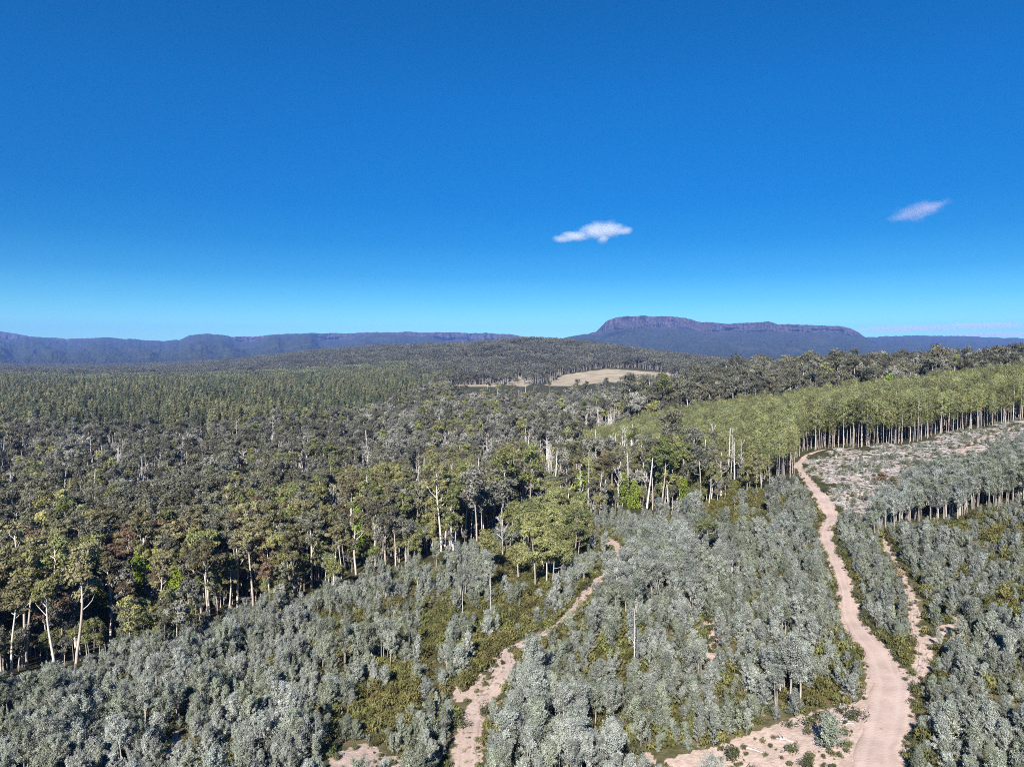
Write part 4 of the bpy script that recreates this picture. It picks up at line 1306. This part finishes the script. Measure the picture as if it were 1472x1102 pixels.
X, Y = grid(9.5, 260, 1150)
px, py, Z, d, z = zones(X, Y)
ok = (py < 820) & (rng.random(len(X)) < .5 * np.clip((fbm(X / 60., Y / 60., 151, 3) - .36) * 6, 0, 1.3)) & ~z['regrowth'] & ~z['yellow'] & ~z['slash'] & ~z['rstand'] & ((px > 640) | (py > 636)) & ~((Y < 420) & (px > 1100)) & ~z['padview']
n = ok.sum(); R = np.zeros((n, 3)); R[:, 2] = rng.uniform(0, 6.28, n)
q = rng.uniform(.7, 1.1, n)
tag(instancer('pale_stems', P_DEAD.coll, np.stack([X[ok], Y[ok], Z[ok]], 1), rng.integers(0, 6, n), R, np.stack([q * .6, q * .6, q], 1)), 'pale bare stems standing all through the valley forest', kind='stuff')

# --- bushes on the sand and heath
def bush_label(px, py, s, v, X, Y):
    dm = D_MAIN(X, Y); dd = D_MID(X, Y)
    size = 'tiny' if s < .55 else ('small' if s < .9 else 'knee-high')
    if dm < 2.5: w = 'on the verge of the main sandy track'
    elif dd < 2.5: w = 'on the verge of the narrow eroded track'
    elif px > 950 and px < 1245: w = 'on the bottom sand left of the main track'
    elif px >= 1245: w = 'on the open ground right of the main track'
    elif px < 640: w = 'on the sandy patch among the left-hand wattles'
    else: w = 'in the scrub around the narrow track'
    r = 'near' if py > 1040 else ('farther up' if py > 900 else 'far up the slope')
    lab = '%s bush %s, %s' % (size, w, r)
    return lab, 'bushes: ' + lab


X, Y = grid(1.05, 66, 330)
px, py, Z, d, z = zones(X, Y)
cl = fbm(X / 3.0, Y / 3.0, 131, 3)
pb = np.zeros(len(X))
pb = np.where(z['regrowth'], .10, pb)
pb = np.where(z['sandband'] | z['sandpatch'], .42 + (cl - .5) * 2.0, pb)
pb = np.where((d > -.7) & (d < 1.5), .38 + (cl - .5) * 1.2, pb)
pb = np.where((d < -.4) & (d > -3), np.where(px < 950, .07 * (cl > .5), .012), pb)
pb = np.where(z['slash'], .12 + (cl - .5) * 1.0, pb)
ok = (rng.random(len(X)) < pb) & (d > -3)
s = np.clip(rng.gamma(3.0, .21, len(X)), .22, 1.4)
s = np.where(d < 0, s * .55, s)
v = rng.integers(0, 5, len(X))
emit(P_BUSH, 'low_scrub', 'low dark green scrub scattered over the open ground', X[ok], Y[ok], Z[ok], v[ok], s[ok], bush_label, 'bush', 290, hmean=1.0)

# --- heath cover
X, Y = grid(1.0, 66, 330)
px, py, Z, d, z = zones(X, Y)
ok = ((z['heath'] & (rng.random(len(X)) < .90)) | (z['brown'] & (rng.random(len(X)) < .25)) | (z['regrowth'] & ~z['sandband'] & ~z['sandpatch'] & (rng.random(len(X)) < .34))) & (d > .5)
n = ok.sum()
R = np.zeros((n, 3)); R[:, 2] = rng.uniform(0, 6.28, n)
s = .5 + 1.3 * rng.random(n) ** 1.6
tag(instancer('heath_undergrowth', P_HEATH.coll, np.stack([X[ok], Y[ok], Z[ok]], 1), rng.integers(0, 4, n), R, np.repeat(s[:, None], 3, 1)), 'green and rusty heath and fern undergrowth', kind='stuff')
print('HEATH', n)

# --- logging slash on the cleared slope and fallen logs
X, Y = grid(2.6, 90, 420)
px, py, Z, d, z = zones(X, Y)
ok = (z['slash'] & (rng.random(len(X)) < .85) | (z['sandband'] & (rng.random(len(X)) < .10))) & (d > .6)
n = ok.sum()
R = np.zeros((n, 3)); R[:, 2] = rng.uniform(0, 6.28, n)
tag(instancer('logging_slash', P_SLASH.coll, np.stack([X[ok], Y[ok], Z[ok]], 1), rng.integers(0, 5, n), R, np.repeat(rng.uniform(.7, 1.4, n)[:, None], 3, 1)), 'grey sticks and branches left on the cleared slope', kind='stuff')

def log_mesh(seed):
    g = np.random.default_rng(seed)
    mb = MB(); l = 1.6 + 1.8 * g.random()
    t = np.linspace(-.5, .5, 5)
    mb.tube(np.stack([t * l, .1 * np.sin(t * 4 + seed), .12 + .04 * np.cos(t * 5)], 1), .12 - .06 * (t + .5), 7)
    for k in range(3):
        b = np.array([(g.random() - .4) * l * .8, 0, .2]); mb.tube([b, b + [.3, g.normal() * .5, .35]], [.06, .02], 4)
    return mb.mesh('fallen_log', [M_BARKG])


LOGS = [log_mesh(500 + i) for i in range(4)]
for i in range(46):
    if i < 38:
        x, y = 1180 + 270 * rng.random(), 640 + 90 * rng.random()
        if not inpoly(np.array([x]), np.array([y]), Z_SLASH)[0]: continue
        lab = 'grey fallen log lying among the slash on the cleared slope'
    else:
        x, y = 1000 + 220 * rng.random(), 1020 + 75 * rng.random()
        if not inpoly(np.array([x]), np.array([y]), Z_SANDBAND)[0]: continue
        lab = 'small grey fallen log on the bare sand near the main track'
    X, Y = unproject(x, y)
    o = bpy.data.objects.new('fallen_log', LOGS[i % 4]); COL.objects.link(o)
    o.location = (X, Y, float(ground(np.array([X]), np.array([Y]))[0]) - .03); o.rotation_euler = (0, 0, rng.uniform(0, 6.28))
    q = rng.uniform(.6, 1.2); o.scale = (q, q, q)
    tag(o, lab, 'log', lab.replace('log', 'logs'))

# --- mid-right dark trees beside the cleared slope
for i, (x, y, pr, vv, ss, lab, cat) in enumerate([(1268, 728, P_GUM, 5, .46, 'dark gum standing at the corner of the wattle stand on the cleared slope', 'gum tree'), (1286, 735, P_GUM, 1, .40, 'olive gum beside the corner of the wattle stand', 'gum tree'),
                                     (1475, 722, P_GUM, 0, .5, 'olive gum at the right edge of the picture above the wattle stand', 'gum tree'), (1015, 800, P_YOUNG, 2, .7, 'young yellow-green tree among the wattles below the clearing', 'young gum')]):
    X, Y = unproject(x, y)
    place(pr, vv, (X, Y, float(ground(np.array([X]), np.array([Y]))[0])), i * 2.0, (ss * 1.1, ss * 1.1, ss), lab, cat)

# ============================================================ clouds
def cloud(name, label, px, py, dist, blobs, thick, density, seed, W=75.0, H=30.0, colour=(1, 1, 1), nscale=2.0, amp=2.1, soft=.8, cut=.50):
    """a small cloud of real vapour; its outline is a handful of lobes (photo px from the centre) broken up by noise"""
    import bmesh
    z = z_at(py, dist); x = (px - 736) / F * (dist * CP - z * SP)
    me = bpy.data.meshes.new(name)
    bm = bmesh.new(); bmesh.ops.create_icosphere(bm, subdivisions=4, radius=1.0); bm.to_mesh(me); bm.free()
    o = bpy.data.objects.new(name, me); COL.objects.link(o)
    o.location = (x, dist, z)
    o.scale = (W / F * dist, thick, H / F * dist)
    m = bpy.data.materials.new(name + '_vapour')
    nt, nd, lk = nodes(m)
    tc = N(nt, 'ShaderNodeTexCoord')

    def mt(op, a, b):
        x = N(nt, 'ShaderNodeMath', operation=op)
        for i, c in enumerate((a, b)):
            if isinstance(c, (int, float)): x.inputs[i].default_value = c
            else: lk.new(c, x.inputs[i])
        return x.outputs[0]
    mp = N(nt, 'ShaderNodeMapping'); mp.inputs['Location'].default_value = (seed, seed * .7, seed * .3); mp.inputs['Scale'].default_value = (W / H * .8, thick / (H / F * dist) * .8, 1.0)
    lk.new(tc.outputs['Object'], mp.inputs['Vector'])
    no = N(nt, 'ShaderNodeTexNoise'); no.inputs['Scale'].default_value = nscale; no.inputs['Detail'].default_value = 7; no.inputs['Roughness'].default_value = .62
    lk.new(mp.outputs[0], no.inputs['Vector'])
    shape = None
    for bx, by, rx, rz in blobs:
        q = N(nt, 'ShaderNodeMapping', vector_type='TEXTURE'); q.inputs['Location'].default_value = (bx / W, 0, -by / H); q.inputs['Scale'].default_value = (rx / W, .8, rz / H)
        lk.new(tc.outputs['Object'], q.inputs['Vector'])
        ln = N(nt, 'ShaderNodeVectorMath', operation='LENGTH'); lk.new(q.outputs[0], ln.inputs[0])
        g = mt('SUBTRACT', 1.0, ln.outputs['Value'])
        shape = g if shape is None else mt('MAXIMUM', shape, g)
    dn = mt('ADD', shape, mt('MULTIPLY', mt('SUBTRACT', no.outputs['Fac'], cut), amp))
    mr = N(nt, 'ShaderNodeMapRange'); mr.inputs[1].default_value = .0; mr.inputs[2].default_value = soft; mr.inputs[3].default_value = 0; mr.inputs[4].default_value = density
    lk.new(dn, mr.inputs[0])
    pv = N(nt, 'ShaderNodeVolumePrincipled'); pv.inputs['Color'].default_value = (*colour, 1); pv.inputs['Anisotropy'].default_value = 0.0
    lk.new(mr.outputs[0], pv.inputs['Density'])
    ou = N(nt, 'ShaderNodeOutputMaterial'); lk.new(pv.outputs[0], ou.inputs['Volume'])
    m.cycles.volume_step_rate = .3
    me.materials.append(m)
    return tag(o, label, 'cloud')


cloud('cloud', 'small white puffy cloud with a ragged tail above the flat topped mountain', 852, 335, 9000, [(22, -5, 34, 12), (2, -2, 26, 11), (-22, 4, 24, 7), (-42, 9, 16, 4), (14, 9, 9, 6), (42, -3, 16, 6)], 300, 0.0066, 3.1, soft=1.25)
cloud('cloud', 'faint pinkish wisp of cloud high above the ridge, right of the white one', 1322, 302, 9000, [(-8, 4, 24, 13), (9, -3, 26, 12), (-24, 9, 14, 7), (24, -7, 13, 7)], 280, 0.0020, 8.4, colour=(1.0, .86, .95), amp=2.0, soft=1.0)
cloud('cloud', 'thin streak of pale cloud low above the right-hand ridge', 1375, 471, 30000, [(-60, 1, 90, 5), (40, -3, 80, 5), (-110, 3, 50, 3)], 2600, 0.0006, 5.5, W=170, H=11, colour=(.93, .96, 1.0), amp=1.6, nscale=1.2, soft=.8)
cloud('cloud', 'second thin pale streak, just over the skyline at the right edge', 1460, 480, 30000, [(-20, 1, 90, 4), (60, -1, 70, 3)], 2600, 0.0007, 15.5, W=160, H=10, colour=(.93, .96, 1.0), amp=.9, nscale=1.2, soft=.8)

# ============================================================ haze
HZ_TOP, HZ_BOT = 700.0, -160.0
bmv = [(-24000, -300, HZ_BOT), (24000, -300, HZ_BOT), (24000, 19500, HZ_BOT), (-24000, 19500, HZ_BOT), (-24000, -300, HZ_TOP), (24000, -300, HZ_TOP), (24000, 19500, HZ_TOP), (-24000, 19500, HZ_TOP)]
hm = bpy.data.meshes.new('haze')
hm.from_pydata(bmv, [], [(0, 3, 2, 1), (4, 5, 6, 7), (0, 1, 5, 4), (1, 2, 6, 5), (2, 3, 7, 6), (3, 0, 4, 7)])
m = bpy.data.materials.new('haze_air')
nt, nd, lk = nodes(m)
pv = N(nt, 'ShaderNodeVolumePrincipled'); pv.inputs['Color'].default_value = (0.21, 0.40, 1.0, 1); pv.inputs['Density'].default_value = 3.7e-5; pv.inputs['Anisotropy'].default_value = 0.0
ou = N(nt, 'ShaderNodeOutputMaterial'); lk.new(pv.outputs[0], ou.inputs['Volume'])
hm.materials.append(m)
ho = bpy.data.objects.new('haze', hm); COL.objects.link(ho)
tag(ho, 'thin blue haze over the valley and far mountains', None, None, 'stuff')

# ============================================================ light
SUN_EL = math.radians(37)
SUN_AZ = math.radians(180 + 14)          # compass bearing from +Y towards +X: behind the camera, a little to the left
sd = Vector((math.sin(SUN_AZ) * math.cos(SUN_EL), math.cos(SUN_AZ) * math.cos(SUN_EL), math.sin(SUN_EL)))
sl = bpy.data.lights.new('sun', 'SUN'); sl.energy = 5.0; sl.angle = math.radians(.5); sl.color = (1.0, .95, .885)
so = bpy.data.objects.new('sun', sl); COL.objects.link(so)
so.rotation_euler = sd.to_track_quat('Z', 'Y').to_euler()
w = bpy.data.worlds.new('World'); scene.world = w; w.use_nodes = True
nt = w.node_tree; nt.nodes.clear(); lk = nt.links
sk = nt.nodes.new('ShaderNodeTexSky'); sk.sky_type = 'NISHITA'; sk.sun_disc = False
sk.sun_elevation = SUN_EL; sk.sun_rotation = SUN_AZ
sk.altitude = 600; sk.air_density = 1.0; sk.dust_density = .1; sk.ozone_density = 3.0
hs = nt.nodes.new('ShaderNodeMix'); hs.data_type = 'RGBA'; hs.blend_type = 'MULTIPLY'; hs.inputs[0].default_value = 1.0; hs.inputs[7].default_value = (1, 1, 1, 1)
tcw = nt.nodes.new('ShaderNodeTexCoord'); sx = nt.nodes.new('ShaderNodeSeparateXYZ'); cr = nt.nodes.new('ShaderNodeValToRGB')
lk.new(tcw.outputs['Generated'], sx.inputs[0]); lk.new(sx.outputs['Z'], cr.inputs['Fac']); lk.new(cr.outputs[0], hs.inputs[7])
stops = [(.0, (.40, .82, 1.0)), (.04, (.34, .79, .93)), (.07, (.19, .63, .84)), (.105, (.08, .475, .75)), (.15, (.02, .40, .71)), (.2, (.0, .385, .745)), (.335, (.0, .455, .87)), (.46, (.0, .455, .86))]
el = cr.color_ramp.elements
while len(el) < len(stops): el.new(.5)
for e_, (p_, c_) in zip(el, stops): e_.position = p_; e_.color = (*c_, 1)
bg = nt.nodes.new('ShaderNodeBackground'); bg.inputs['Strength'].default_value = .069
wo = nt.nodes.new('ShaderNodeOutputWorld')
lk.new(sk.outputs[0], hs.inputs[6]); lk.new(hs.outputs[2], bg.inputs['Color']); lk.new(bg.outputs[0], wo.inputs['Surface'])

scene.view_settings.view_transform = 'Standard'
scene.view_settings.look = 'None'
scene.view_settings.exposure = 1.0
scene.view_settings.gamma = 1.0
scene.render.engine = 'CYCLES'
cy = scene.cycles
cy.max_bounces = 5; cy.filter_width = 1.05
cy.diffuse_bounces = 1; cy.glossy_bounces = 1; cy.transmission_bounces = 3; cy.volume_bounces = 3; cy.transparent_max_bounces = 4
cy.use_denoising = False
cy.denoiser = 'OPENIMAGEDENOISE'
cy.denoising_input_passes = 'RGB_ALBEDO_NORMAL'
cy.denoising_prefilter = 'ACCURATE'
cy.use_adaptive_sampling = False
cy.caustics_reflective = False; cy.caustics_refractive = False
